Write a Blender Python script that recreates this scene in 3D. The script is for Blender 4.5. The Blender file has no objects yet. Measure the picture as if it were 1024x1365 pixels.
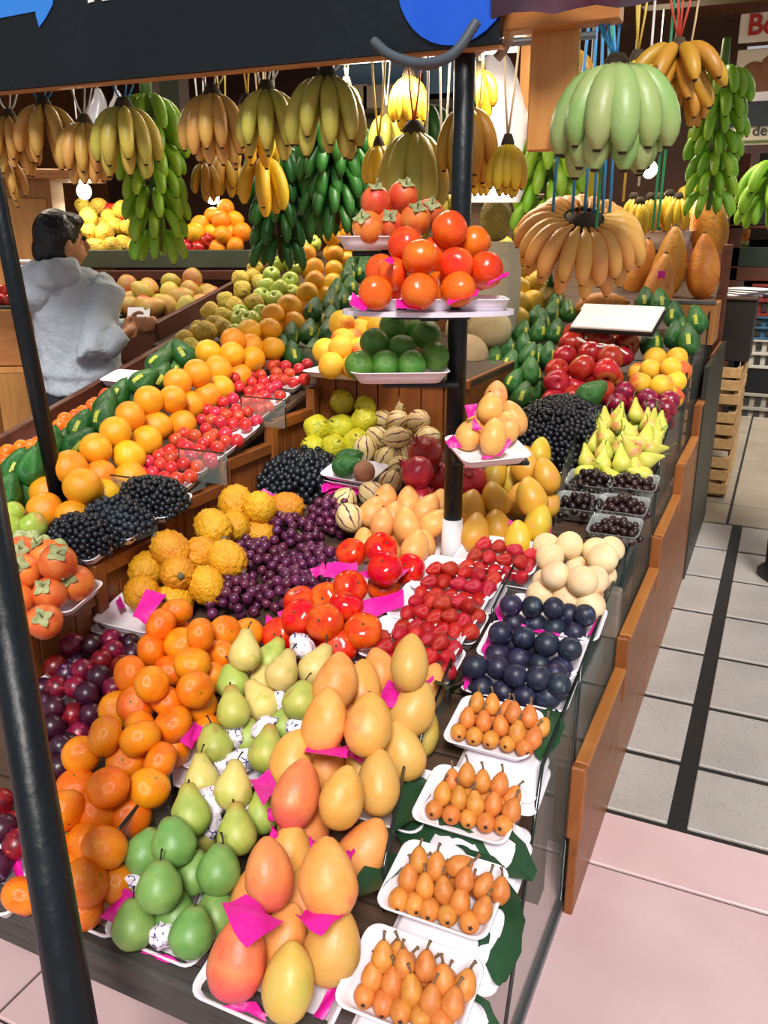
import bpy, bmesh, math, random
import numpy as np
from mathutils import Vector, Matrix, Quaternion
random.seed(7); RNG = np.random.default_rng(7)
SC = bpy.context.scene
COL = SC.collection
# ------------------------------------------------------------------ camera
F, CX, CY = 1130.0, 512.0, 682.5
PSI, PH, H = math.radians(24.8), math.radians(18.0), 1.6
cam_d = bpy.data.cameras.new('camera'); cam = bpy.data.objects.new('camera', cam_d); COL.objects.link(cam)
cam_d.sensor_fit = 'AUTO'; cam_d.sensor_width = 36; cam_d.lens = F/1365*36
cam_d.clip_start = .02
cam.location = (0, 0, H); cam.rotation_euler = (math.pi/2-PH, 0, PSI)
SC.camera = cam
# ------------------------------------------------------------------ view + world + sun
SC.view_settings.view_transform = 'Standard'; SC.view_settings.look = 'None'
SC.view_settings.gamma = 1; SC.view_settings.use_curve_mapping = False
SC.view_settings.exposure = 0.42
W = bpy.data.worlds.new('daylight'); SC.world = W; W.use_nodes = True
bg = W.node_tree.nodes['Background']; bg.inputs[0].default_value = (.93, .95, 1.0, 1); bg.inputs[1].default_value = .33
sd = bpy.data.lights.new('sun', 'SUN'); sd.energy = 2.9; sd.angle = math.radians(17); sd.color = (1, .965, .93)
sun = bpy.data.objects.new('sun', sd); COL.objects.link(sun); sun.location = (1.5, -3, 5)
sun.rotation_euler = Vector((-.28, .62, -.73)).to_track_quat('-Z', 'Y').to_euler()

# ------------------------------------------------------------------ pixel -> place helpers (the frame is 1024 x 1365)
fwdh = Vector((-math.sin(PSI), math.cos(PSI), 0)); CR = Vector((math.cos(PSI), math.sin(PSI), 0)); ZU = Vector((0, 0, 1))
CF = fwdh*math.cos(PH)-ZU*math.sin(PH); CU = fwdh*math.sin(PH)+ZU*math.cos(PH); CO = Vector((0, 0, H))
def ray(x, y): return CF+CR*((x-CX)/F)-CU*((y-CY)/F)
def atd(x, y, d): return CO+ray(x, y)*d
def atz(x, y, z): r = ray(x, y); return CO+r*((z-H)/r.z)
def atX(x, y, X): r = ray(x, y); return CO+r*(X/r.x)
def atY(x, y, Y): r = ray(x, y); return CO+r*(Y/r.y)
# the two sloping displays: height as z0 + s*(Y-Y0)
SURF = {'C': (.42, .92, .222), 'L': (.75, 1.56, .24)}
def zs(s, Y): a = SURF[s]; return a[0]+a[2]*(Y-a[1])
def on(s, x, y, h=0.):
    if isinstance(s, (int, float)): return atz(x, y, s+h)
    z0, Y0, k = SURF[s]; r = ray(x, y)
    return CO+r*((z0+h-k*Y0-H)/(r.z-k*r.y))
SL = {'C': math.atan(.222), 'L': math.atan(.24)}
def slope_q(s): return Quaternion((1, 0, 0), SL[s]) if s in SL else Quaternion()

# ------------------------------------------------------------------ materials
def lin(c):
    if isinstance(c, str):
        c = c.lstrip('#'); c = [int(c[i:i+2], 16)/255 for i in (0, 2, 4)]
    return tuple((v/12.92 if v <= .04045 else ((v+.055)/1.055)**2.4) for v in c)+(1,)
MATS = {}
class NT:
    def __init__(s, name):
        m = bpy.data.materials.new(name); m.use_nodes = True; s.m = m; s.t = m.node_tree; s.n = s.t.nodes; s.l = s.t.links
        s.b = s.n['Principled BSDF']
    def add(s, typ, **kw):
        n = s.n.new(typ)
        for k, v in kw.items():
            if k.startswith('i_'): n.inputs[k[2:].replace('_', ' ')].default_value = v
            else: setattr(n, k, v)
        return n
    def link(s, a, b): s.l.new(a, b)
    def mix(s, fac, a, b, typ='MIX'):
        n = s.n.new('ShaderNodeMix'); n.data_type = 'RGBA'; n.blend_type = typ
        for k, v in ((0, fac), (6, a), (7, b)):
            if isinstance(v, (int, float)): n.inputs[k].default_value = v
            elif isinstance(v, tuple): n.inputs[k].default_value = v
            else: s.link(v, n.inputs[k])
        return n.outputs[2]
    def rng(s, v, a, b, c=0., d=1.):
        n = s.n.new('ShaderNodeMapRange'); n.clamp = True
        s.link(v, n.inputs[0])
        for i, x in enumerate((a, b, c, d)): n.inputs[i+1].default_value = x
        return n.outputs[0]
    def ocoord(s, jitter=True):
        tc = s.n.new('ShaderNodeTexCoord'); oi = s.n.new('ShaderNodeObjectInfo')
        if not jitter: return tc.outputs['Object'], oi.outputs['Random'], tc.outputs['Object']
        mm = s.n.new('ShaderNodeMath'); mm.operation = 'MULTIPLY'; mm.inputs[1].default_value = 57.
        s.link(oi.outputs['Random'], mm.inputs[0])
        va = s.n.new('ShaderNodeVectorMath'); va.operation = 'ADD'
        s.link(tc.outputs['Object'], va.inputs[0]); s.link(mm.outputs[0], va.inputs[1])
        return va.outputs[0], oi.outputs['Random'], tc.outputs['Object']
    def noise(s, vec, scale, detail=2., rough=.5):
        n = s.n.new('ShaderNodeTexNoise'); n.inputs['Scale'].default_value = scale; n.inputs['Detail'].default_value = detail
        n.inputs['Roughness'].default_value = rough
        if vec is not None: s.link(vec, n.inputs['Vector'])
        return n.outputs[0]
    def bump(s, h, strength, dist=.02):
        n = s.n.new('ShaderNodeBump'); n.inputs['Strength'].default_value = strength; n.inputs['Distance'].default_value = dist
        s.link(h, n.inputs['Height']); s.link(n.outputs[0], s.b.inputs['Normal'])
def plain(name, col, rough=.5, metal=0., bump=None, var=.0, spec=.5, alpha=None, noise=None, emit=None, coat=0., trans=0., sss=0.):
    if name in MATS: return MATS[name]
    t = NT(name); b = t.b; c = lin(col)
    b.inputs['Base Color'].default_value = c; b.inputs['Roughness'].default_value = rough; b.inputs['Metallic'].default_value = metal
    b.inputs['Specular IOR Level'].default_value = spec
    if coat: b.inputs['Coat Weight'].default_value = coat; b.inputs['Coat Roughness'].default_value = .1
    if trans: b.inputs['Transmission Weight'].default_value = trans
    v, rnd, o = t.ocoord()
    src = None
    if noise:
        src = t.mix(t.rng(t.noise(v, noise[1], 4.), .35, .7), c, lin(noise[0]))
    if var:
        hs = t.add('ShaderNodeHueSaturation'); t.link(t.rng(rnd, 0, 1, 1-var, 1+var), hs.inputs['Value'])
        if src: t.link(src, hs.inputs['Color'])
        else: hs.inputs['Color'].default_value = c
        src = hs.outputs[0]
    if src: t.link(src, b.inputs['Base Color'])
    if bump: t.bump(t.noise(v, bump[1], 3.), bump[0])
    if emit: b.inputs['Emission Color'].default_value = lin(emit[0]); b.inputs['Emission Strength'].default_value = emit[1]
    if alpha is not None: b.inputs['Alpha'].default_value = alpha
    MATS[name] = t.m; return t.m
def fruit(name, base, alt=None, top=None, bot=None, blotch=None, speck=None, rough=.38, bump=(.06, 14), hue=.012, val=.12, ztop=(.35, 1.), zbot=(-.4, -1.), alt_s=1.3, alt_r=(.38, .68), stripes=None, spec=.5, rim=None, cheek=None):
    """skin: base/alt mottling, colour at stem end and at blossom end, a blushed cheek, blotches, specks; varies fruit by fruit"""
    t = NT(name); b = t.b; v, rnd, o = t.ocoord()
    sep = t.add('ShaderNodeSeparateXYZ'); t.link(o, sep.inputs[0]); z = sep.outputs[2]
    col = lin(base)
    if alt: col = t.mix(t.rng(t.noise(v, alt_s, 2.), *alt_r), col, lin(alt))
    if cheek:
        nz = t.noise(v, .9, 2.)
        ad = t.add('ShaderNodeMath', operation='MULTIPLY_ADD'); t.link(sep.outputs[0], ad.inputs[0]); ad.inputs[1].default_value = .55; t.link(nz, ad.inputs[2])
        col = t.mix(t.rng(ad.outputs[0], cheek[1], cheek[2]), col, lin(cheek[0]))
    if top: col = t.mix(t.rng(z, *ztop), col, lin(top))
    if bot: col = t.mix(t.rng(z, *zbot), col, lin(bot))
    if stripes:
        # wandering stripes that run from end to end
        at = t.add('ShaderNodeMath', operation='ARCTAN2'); t.link(sep.outputs[0], at.inputs[0]); t.link(sep.outputs[1], at.inputs[1])
        m1 = t.add('ShaderNodeMath', operation='MULTIPLY_ADD'); t.link(at.outputs[0], m1.inputs[0]); m1.inputs[1].default_value = stripes[1]; t.link(t.rng(t.noise(v, 1.6, 2.), 0, 1, 0, 4.), m1.inputs[2])
        sn = t.add('ShaderNodeMath', operation='SINE'); t.link(m1.outputs[0], sn.inputs[0])
        col = t.mix(t.rng(sn.outputs[0], stripes[2], stripes[2]+.14), col, lin(stripes[0]))
    if blotch: col = t.mix(t.rng(t.noise(v, blotch[1], 4., .6), blotch[2], blotch[2]+.1), col, lin(blotch[0]))
    if speck:
        vo = t.add('ShaderNodeTexVoronoi'); vo.inputs['Scale'].default_value = speck[1]; t.link(v, vo.inputs['Vector'])
        col = t.mix(t.rng(vo.outputs[0], speck[2], speck[2]*1.7, 1., 0.), col, lin(speck[0]))
    hs = t.add('ShaderNodeHueSaturation'); t.link(t.rng(rnd, 0, 1, .5-hue, .5+hue), hs.inputs['Hue'])
    m2 = t.add('ShaderNodeMath', operation='FRACT'); m3 = t.add('ShaderNodeMath', operation='MULTIPLY'); m3.inputs[1].default_value = 7.31
    t.link(rnd, m3.inputs[0]); t.link(m3.outputs[0], m2.inputs[0]); t.link(t.rng(m2.outputs[0], 0, 1, 1-val, 1+val*.6), hs.inputs['Value'])
    if isinstance(col, tuple): hs.inputs['Color'].default_value = col
    else: t.link(col, hs.inputs['Color'])
    t.link(hs.outputs[0], b.inputs['Base Color'])
    b.inputs['Roughness'].default_value = rough; b.inputs['Specular IOR Level'].default_value = spec
    if bump: t.bump(t.noise(v, bump[1], 2.), bump[0], .05)
    MATS[name] = t.m; return t.m
def wood(name, c1, c2, scale=6., rough=.45, axis='X', knots=True):
    if name in MATS: return MATS[name]
    t = NT(name); v, rnd, o = t.ocoord()
    mp = t.add('ShaderNodeMapping'); t.link(v, mp.inputs[0])
    k = {'X': (1, 9, 9), 'Y': (9, 1, 9), 'Z': (9, 9, 1)}[axis]; mp.inputs['Scale'].default_value = k
    n1 = t.noise(mp.outputs[0], scale, 6., .6)
    col = t.mix(t.rng(n1, .3, .72), lin(c1), lin(c2))
    hs = t.add('ShaderNodeHueSaturation'); t.link(t.rng(rnd, 0, 1, .82, 1.15), hs.inputs['Value']); t.link(col, hs.inputs['Color'])
    t.link(hs.outputs[0], t.b.inputs['Base Color']); t.b.inputs['Roughness'].default_value = rough
    t.bump(n1, .15, .004); MATS[name] = t.m; return t.m
def glassmat(name, col, rough=.02, alpha=.16, spec=.7):
    t = NT(name); b = t.b
    b.inputs['Base Color'].default_value = lin(col); b.inputs['Roughness'].default_value = rough
    b.inputs['Alpha'].default_value = alpha; b.inputs['Specular IOR Level'].default_value = spec
    MATS[name] = t.m; return t.m

# ------------------------------------------------------------------ mesh + object helpers
def me_from(name, verts, faces, mat, smooth=True, mats=None, mi=None):
    m = bpy.data.meshes.new(name); m.from_pydata([tuple(v) for v in verts], [], faces)
    for k in (mats or [mat]): m.materials.append(k if not isinstance(k, str) else MATS[k])
    m.polygons.foreach_set('use_smooth', [bool(smooth)]*len(m.polygons))
    if mi is not None: m.polygons.foreach_set('material_index', mi)
    m.update(); return m
class MB:
    """collects boxes, tubes, lathes ... to ONE mesh"""
    def __init__(s): s.v = []; s.f = []; s.sm = []
    def add(s, vs, fs, smooth=False, M=None):
        o = len(s.v)
        s.v += [(M @ Vector(v)) if M is not None else Vector(v) for v in vs]
        s.f += [tuple(i+o for i in f) for f in fs]; s.sm += [smooth]*len(fs); return s
    def box(s, c, d, M=None, bev=0.):
        x, y, z = [k/2 for k in d]
        if bev:
            b = min(bev, x*.9, y*.9, z*.9); vs = []; 
            bm = bmesh.new(); bmesh.ops.create_cube(bm, size=1, matrix=Matrix.Diagonal((d[0], d[1], d[2], 1)))
            bmesh.ops.bevel(bm, geom=bm.edges[:], offset=b, segments=1, affect='EDGES')
            bm.verts.index_update(); vs = [v.co+Vector(c) for v in bm.verts]; fs = [[v.index for v in f.verts] for f in bm.faces]; bm.free()
            return s.add(vs, fs, False, M)
        vs = [(c[0]+i*x, c[1]+j*y, c[2]+k*z) for i in (-1, 1) for j in (-1, 1) for k in (-1, 1)]
        return s.add(vs, [(0, 1, 3, 2), (4, 6, 7, 5), (0, 4, 5, 1), (2, 3, 7, 6), (0, 2, 6, 4), (1, 5, 7, 3)], False, M)
    def tube(s, pts, r, n=8, cap=True, M=None, smooth=True, flat=None):
        pts = [Vector(p) for p in pts]; R = r if isinstance(r, (list, tuple)) else [r]*len(pts)
        vs = []; fs = []; up = None
        for i, p in enumerate(pts):
            d = (pts[min(i+1, len(pts)-1)]-pts[max(i-1, 0)]).normalized()
            if up is None: up = d.orthogonal().normalized()
            up = (up-d*up.dot(d))
            up = up.normalized() if up.length > 1e-6 else d.orthogonal().normalized()
            w = d.cross(up)
            for k in range(n):
                a = 2*math.pi*k/n; vs.append(p+up*(math.cos(a)*R[i])+w*(math.sin(a)*R[i]*(flat or 1)))
        for i in range(len(pts)-1):
            for k in range(n): fs.append((i*n+k, i*n+(k+1) % n, (i+1)*n+(k+1) % n, (i+1)*n+k))
        if cap: fs.append(tuple(range(n-1, -1, -1))); fs.append(tuple(range((len(pts)-1)*n, len(pts)*n)))
        return s.add(vs, fs, smooth, M)
    def poly(s, pts, thick, M=None):
        """flat outline in local XY, extruded down by thick"""
        n = len(pts); vs = [(p[0], p[1], 0) for p in pts]+[(p[0], p[1], -thick) for p in pts]
        fs = [tuple(range(n)), tuple(range(2*n-1, n-1, -1))]+[(i, i+n, (i+1) % n+n, (i+1) % n) for i in range(n)]
        return s.add(vs, fs, False, M)
    def mesh(s, name, mat):
        m = me_from(name, s.v, s.f, mat); m.polygons.foreach_set('use_smooth', s.sm); return m
def link(name, mesh, parent=None, M=None):
    o = bpy.data.objects.new(name, mesh); COL.objects.link(o)
    if parent is not None: o.parent = parent
    if M is not None: o.matrix_local = M
    return o
def tag(o, label, cat, group=None):
    o['label'] = label; o['category'] = cat
    if group: o['group'] = group
    return o
def struct(name, mesh, M=None):
    o = link(name, mesh, None, M); o['kind'] = 'structure'; return o
def empty(name, loc, label, cat, group=None, q=None):
    o = bpy.data.objects.new(name, None); COL.objects.link(o); o.location = loc; o.empty_display_size = .05
    if q is not None: o.rotation_mode = 'QUATERNION'; o.rotation_quaternion = q
    return tag(o, label, cat, group)
def TRS(p, q=None, s=1.):
    M = Matrix.Translation(p)
    if q is not None: M = M @ q.to_matrix().to_4x4()
    if not isinstance(s, (tuple, list)): s = (s, s, s)
    return M @ Matrix.Diagonal((*s, 1))
def revolve(name, prof, mat, seg=20, fn=None, capend=True):
    """prof: (r,z) from bottom to top; ends with r=0 close to a point"""
    vs = []; fs = []; rings = []
    for r, z in prof:
        if r < 1e-4: rings.append([len(vs)]); vs.append((0, 0, z))
        else:
            rings.append(list(range(len(vs), len(vs)+seg)))
            vs += [(r*math.cos(2*math.pi*k/seg), r*math.sin(2*math.pi*k/seg), z) for k in range(seg)]
    for a, b in zip(rings, rings[1:]):
        for k in range(seg):
            k2 = (k+1) % seg
            if len(a) == 1 and len(b) == 1: continue
            if len(a) == 1: fs.append((a[0], b[k2], b[k]))
            elif len(b) == 1: fs.append((a[k], a[k2], b[0]))
            else: fs.append((a[k], a[k2], b[k2], b[k]))
    if fn: vs = [fn(*v) for v in vs]
    return me_from(name, vs, fs, mat)
def spline(pts, n):
    """smooth profile through control points (Catmull-Rom)"""
    P = [Vector(p) for p in pts]; P = [P[0]*2-P[1]]+P+[P[-1]*2-P[-2]]; out = []
    m = len(P)-3
    for i in range(n+1):
        u = i/n*m; k = min(int(u), m-1); f = u-k; a, b, c, d = P[k:k+4]
        out.append(.5*((2*b)+(c-a)*f+(2*a-5*b+4*c-d)*f*f+(3*b-a-3*c+d)*f**3))
    return out
def prof(pts, n=14): 
    o = [(max(p[0], 0), p[1]) for p in spline([(r, z) for r, z in pts], n)]
    o[0] = (0, pts[0][1]); o[-1] = (0, pts[-1][1]); return o
def ball(n=12, a=1., p=2., dimple=0., top=None):
    out = []
    for i in range(n+1):
        t = -math.pi/2+math.pi*i/n; c, s_ = math.cos(t), math.sin(t)
        r = abs(c)**(2/p); z = a*abs(s_)**(2/p)*(1 if s_ > 0 else -1)
        if dimple and s_ > 0: z -= dimple*math.exp(-(r/.3)**2)
        if dimple and s_ < 0: z += .5*dimple*math.exp(-(r/.25)**2)
        out.append((0. if i in (0, n) else r, z))
    return out
def lobes(k, amp, seed=0):
    rr = random.Random(seed); ph = [rr.uniform(0, 6.28) for _ in range(4)]
    def f(x, y, z):
        a = math.atan2(y, x); s = 1+amp*math.sin(k*a+ph[0])+amp*.6*math.sin(2*a+ph[1]+z)+amp*.5*math.sin(3*z+ph[2])
        return (x*s, y*s, z*(1+amp*.4*math.sin(a+ph[3])))
    return f
def rq(): return Quaternion(RNG.normal(size=4)).normalized()
def axis_q(ax, roll=0.):
    q = Vector((0, 0, 1)).rotation_difference(Vector(ax).normalized())
    return q @ Quaternion((0, 0, 1), roll)
def leanq(deg, back=.55, roll=None):
    """long axis stands up, leans back along the display and turns by deg in the viewer's plane"""
    U = (ZU+fwdh*back).normalized(); a = math.radians(deg)
    return axis_q(U*math.cos(a)+CR*math.sin(a), random.uniform(0, 6.28) if roll is None else roll)

def leanf(deg, back=.55):
    """as leanq, with the labelled side (local -Y) turned to the front of the stall"""
    U = (ZU+fwdh*back).normalized(); a = math.radians(deg); ax = (U*math.cos(a)+CR*math.sin(a)).normalized(); q0 = axis_q(ax)
    y0 = q0 @ Vector((0, -1, 0)); t = -fwdh-ax*(-fwdh).dot(ax); t.normalize()
    ang = math.atan2(ax.dot(y0.cross(t)), y0.dot(t)); return q0 @ Quaternion((0, 0, 1), ang+random.gauss(0, .5))
# ------------------------------------------------------------------ fruit kinds: unit-radius bodies, shared by every copy
KIND = {}
def kind(k, bodies, kids=(), ez=1.): KIND[k] = (bodies if isinstance(bodies, list) else [bodies], list(kids), ez)
M_stem = plain('stem_brown', '#5a4526', .8); M_dark = plain('stem_dark', '#2c2118', .85); M_green = plain('stem_green', '#5d7a35', .6)
def stem(name, z0, z1, r=.05, bend=.12, mat=None):
    return MB().tube([(0, 0, z0), (bend*.2, 0, z0+(z1-z0)*.4), (bend*.6, 0, z0+(z1-z0)*.75), (bend, .02, z1)], [r*1.1, r*.8, r*.85, r*1.3], 6).mesh(name, mat or M_stem)
def star(name, n, r, z, droop, mat, w=.3, curl=0.):
    b = MB()
    for k in range(n):
        a = 2*math.pi*k/n; c, s = math.cos(a), math.sin(a); p = []
        for t, ww in ((0, .5), (.35, 1), (.7, .7), (1, .06)):
            for sg in (-1, 1): p.append((c*r*t-s*sg*w*r*ww, s*r*t+c*sg*w*r*ww, z-droop*t*t+curl*t**3))
        b.add(p, [(0, 2, 3, 1), (2, 4, 5, 3), (4, 6, 7, 5)], True)
    return b.mesh(name, mat)
def sticker(name, x, z, w, h, mat, curve):
    """small oval/rect label that follows the skin; curve(z)->radius"""
    b = MB(); vs = []; n = 4
    for j in range(5):
        zz = z-h/2+h*j/4
        for i in range(n+1):
            a = x+(i/n-.5)*w/max(curve(zz), .2); R = curve(zz)*1.012+.004; vs.append((R*math.cos(a), R*math.sin(a), zz))
    fs = [(j*5+i, j*5+i+1, (j+1)*5+i+1, (j+1)*5+i) for j in range(4) for i in range(4)]
    return b.add(vs, fs, True).mesh(name, mat)
# citrus and round fruit
m = fruit('skin_mandarin', '#f08c14', '#e8720c', rough=.25, bump=(.2, 20), hue=.014, val=.1)
kind('mandarin', [revolve('mandarin', ball(12, .8, 2.2, .1), m, 20, lobes(7, .012, i)) for i in range(3)],
     [('stem_scar', star('scar', 5, .085, .712, .0, M_green, .35))], .82)
m = fruit('skin_small_mandarin', '#f07a12', '#e8640a', rough=.35)
kind('small_mandarin', revolve('small_mandarin', ball(8, .85, 2.1, .08), m, 14), ez=.85)
m = fruit('skin_orange', '#f2a81e', '#ee9418', rough=.34, bump=(.16, 26), hue=.022, val=.09, alt_r=(.45, .75))
kind('orange', [revolve('orange', ball(12, .93, 2.1, .05), m, 20, lobes(3, .012, i)) for i in range(2)], ez=.95)
m = fruit('skin_grapefruit', '#e2bd38', '#d8a52c', rough=.4, bump=(.16, 26))
kind('grapefruit', revolve('grapefruit', ball(12, .93, 2.1, .05), m, 20, lobes(3, .015)), ez=.95)
m = fruit('skin_lime', '#4d8a2c', '#6d9a3c', rough=.35, bump=(.2, 24), blotch=('#2f6a22', 3., .6))
kind('lime', revolve('lime', ball(12, .88, 2.1, .06), m, 20, lobes(4, .02)), [('stem_scar', star('lscar', 5, .11, .82, 0, M_stem, .35))], .9)
m = fruit('skin_persimmon', '#ee5a12', '#f0701c', rough=.24, bump=(.04, 6), top='#e8441a')
kind('persimmon', [revolve('persimmon', ball(12, .9, 2.25, .05), m, 20, lobes(4, .012, i)) for i in range(2)], ez=.92)
m = fruit('skin_granadilla', '#dd5a2c', '#e8803a', rough=.4, speck=('#f0b070', 9, .09))
M_husk = plain('dry_husk', '#a9a878', .8, noise=('#6f7a4a', 3.), var=.15)
kind('granadilla', revolve('granadilla', ball(12, 1.02, 2.1, .02), m, 20, lobes(3, .02)),
     [('calyx', star('gcalyx', 4, .62, 1.02, .12, M_husk, .42, .2)), ('stem', stem('gstem', .95, 1.5, .06, .2, M_husk))])
m = fruit('skin_tomato', '#d6280a', '#e65a1c', rough=.16, bump=(.03, 4), hue=.01)
kind('tomato', [revolve('tomato', ball(12, .8, 2.3, .12), m, 22, lobes(5, .025, i)) for i in range(3)],
     [('stem_scar', star('tscar', 5, .1, .7, 0, M_stem, .4))], .82)
m = fruit('skin_plum', '#42102a', '#260d22', rough=.3, blotch=('#7c5a7c', 1.6, .6), hue=.03, val=.4, alt_r=(.3, .75))
kind('plum', revolve('plum', ball(10, 1.08, 2.05, .06), m, 16), [('stem_scar', star('pscar', 4, .08, 1.03, 0, M_stem, .4))])
m = fruit('skin_red_plum', '#84112a', '#4a0d22', rough=.28, blotch=('#c83a3a', 1.8, .58), hue=.02, val=.35, alt_r=(.4, .75))
kind('red_plum', revolve('red_plum', ball(10, 1.08, 2.05, .06), m, 16), [('stem_scar', star('pscar', 4, .08, 1.03, 0, M_stem, .4))])
m = fruit('skin_blue_plum', '#1c1c33', '#2b2f48', rough=.42, blotch=('#555f80', 1.5, .6), hue=.05, val=.3)
kind('blue_plum', revolve('blue_plum', ball(10, 1.05, 2.05, .06), m, 18), [('stem_scar', star('pscar2', 4, .08, 1.0, 0, M_stem, .4))])
m = fruit('skin_nectarine', '#c8222c', '#dc4438', rough=.25, blotch=('#e8a060', 1.3, .66), hue=.015, val=.18)
kind('nectarine', revolve('nectarine', ball(8, .95, 2.05, .06), m, 14), ez=.96)
m = fruit('skin_pale', '#efdcae', '#f2cf9c', rough=.5, bump=(.08, 20), top='#efb98a', ztop=(.5, 1.2), blotch=('#edb489', .9, .62), hue=.01, val=.05)
kind('pale_melon', [revolve('pale_melon', ball(12, .96, 2.05, .03), m, 20, lobes(3, .015, i)) for i in range(2)], [('stem_scar', star('mscar', 5, .09, .93, 0, M_stem, .4))])
m = fruit('skin_peach', '#f2b52a', '#f0c23c', rough=.55, bump=(.05, 20), cheek=('#dd6a2c', .72, 1.0))
def cleft(x, y, z):
    a = math.atan2(y, x); s = 1-.09*math.exp(-(a/.22)**2); return (x*s, y*s, z)
kind('peach', revolve('peach', ball(12, .95, 2.1, .1), m, 24, cleft), ez=.96)
m = fruit('skin_apple_red', '#a8181c', '#c43028', rough=.2, top='#c8803c', ztop=(.62, .9), blotch=('#d8603c', 1.5, .66), speck=('#d88a60', 11, .06), hue=.012)
ap = [(0, -.62), (.2, -.74), (.42, -.8), (.78, -.55), (1, .05), (.9, .55), (.55, .82), (.25, .78), (.1, .62), (0, .55)]
kind('apple_red', revolve('apple_red', prof(ap, 16), m, 20, lobes(5, .018)), [('stem', stem('astem', .5, 1.0, .045, .15))], .85)
m = fruit('skin_apple_green', '#9fb83c', '#b9c458', rough=.28, cheek=('#c88a50', .95, 1.2), blotch=('#d0c878', 2., .66))
kind('apple_green', revolve('apple_green', prof(ap, 16), m, 20, lobes(5, .018)), [('stem', stem('astem2', .5, 1.0, .045, .15))], .85)
m = fruit('skin_quince', '#dcd22c', '#c9c332', rough=.45, bump=(.25, 5), blotch=('#a8b838', 1.6, .6))
qp = [(0, -.78), (.2, -.86), (.5, -.8), (.92, -.35), (1, .1), (.82, .55), (.45, .85), (.3, 1.0), (.14, 1.02), (0, .94)]
kind('quince', [revolve('quince', prof(qp, 16), m, 20, lobes(5, .05, i)) for i in range(3)], [('stem', stem('qstem', .9, 1.2, .05, .1, M_green))], .9)
m = fruit('skin_guava', '#c9a838', '#d8bd50', rough=.6, bump=(.4, 5), blotch=('#8a7a30', 2.2, .6))
kind('guava', [revolve('guava', prof(qp, 14), m, 16, lobes(4, .07, i+5)) for i in range(3)], [('stem', stem('qstem3', .9, 1.15, .06, .1))], .9)
m = fruit('skin_pomegranate', '#a81820', '#c43a30', rough=.3, blotch=('#5a1022', 1.2, .62), hue=.01)
kind('pomegranate', revolve('pomegranate', prof([(0, -.86), (.5, -.8), (.95, -.3), (1, .15), (.75, .65), (.35, .88), (.24, 1.0), (.26, 1.12), (.1, 1.02), (0, .95)], 18), m, 20, lobes(5, .025)),
     [('crown', star('pcrown', 6, .36, 1.1, -.24, plain('crown_red', '#8a2420', .6), .25))], .95)
m = fruit('skin_cantaloupe', '#cdb083', '#d8be92', rough=.75, bump=(.5, 26), speck=('#e6d7b4', 17, .12), val=.06)
kind('cantaloupe', revolve('cantaloupe', ball(14, .98, 2.05), m, 24))
m = fruit('skin_pepino', '#e6c98a', '#ead79c', rough=.38, stripes=('#5c2438', 8., .8), hue=.01, val=.06)
kind('pepino', revolve('pepino', prof([(0, -1.12), (.4, -1.02), (.85, -.5), (1, 0), (.88, .5), (.5, .98), (.2, 1.12), (0, 1.14)], 14), m, 20), [('stem', stem('pepstem', 1.1, 1.4, .06, .1, M_green))])
m = fruit('skin_pitahaya', '#e5a41e', '#d99012', rough=.5, bump=(.3, 6), blotch=('#7d5a20', 5., .68), hue=.012)
def spiny(seed, nb=70, amp=.13, zl=1.15):
    pts = []; g = math.pi*(3-5**.5)
    for i in range(nb):
        zz = 1-2*(i+.5)/nb; r = math.sqrt(1-zz*zz); pts.append(Vector((r*math.cos(g*i), r*math.sin(g*i), zz)))
    def f(x, y, z):
        v = Vector((x, y, z/zl)); n = v.normalized(); d = min((n-p).length for p in pts)
        k = 1+amp*math.exp(-(d/.13)**2); return (x*k, y*k, z*k)
    return f
kind('pitahaya', [revolve('pitahaya', ball(22, 1.15, 2.1), m, 34, spiny(i)) for i in range(1)],
     [('stem_scar', MB().tube([(0, 0, 1.1), (0, 0, 1.32)], [.24, .2], 8).mesh('pit_scar', plain('scar_grey', '#6a6248', .8)))])
# pears
m = fruit('skin_pear', '#b9bd5a', '#a2b04e', rough=.45, bot='#7f9c40', zbot=(-.3, -1.2), top='#b08a3c', ztop=(1.0, 1.6), speck=('#6f7a34', 16, .07), blotch=('#b59a54', 1.1, .6), hue=.03)
m2 = fruit('skin_pear_green', '#6c974a', '#7fa455', rough=.42, top='#8a6a40', ztop=(1.05, 1.55), speck=('#55803a', 18, .08), hue=.02, val=.12)
m3 = fruit('skin_pear_cream', '#dcc572', '#e0cd80', rough=.45, speck=('#a88a48', 14, .06), blotch=('#c2bb5c', 1.2, .55), top='#c2a860', ztop=(1., 1.6), hue=.015)
pp = [(0, -.86), (.25, -.97), (.6, -.85), (.95, -.4), (1, 0), (.86, .5), (.58, .95), (.42, 1.3), (.3, 1.52), (.1, 1.58), (0, 1.53)]
psh = [(0, -.82), (.25, -.92), (.62, -.8), (.98, -.3), (1, .08), (.86, .52), (.62, .86), (.44, 1.12), (.25, 1.24), (.1, 1.24), (0, 1.18)]
pst = ('stem', stem('pearstem', 1.4, 2.0, .05, .25, M_dark)); pst2 = ('stem', stem('pearstem2', 1.12, 1.7, .05, .25, M_dark))
def tilt_top(k): return lambda x, y, z: (x+k*max(z, 0)**2, y, z)
kind('pear', [revolve('pear', prof(psh, 18), m, 20, tilt_top(.06)), revolve('pear', prof(pp, 18), m, 20, tilt_top(.0))], [pst2], 1.05)
kind('pear_green', [revolve('pear_green', prof(psh, 18), m2, 20, tilt_top(.05))], [pst2], 1.05)
kind('pear_cream', [revolve('pear_cream', prof(pp, 18), m3, 20, tilt_top(-.04))], [pst], 1.15)
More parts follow.
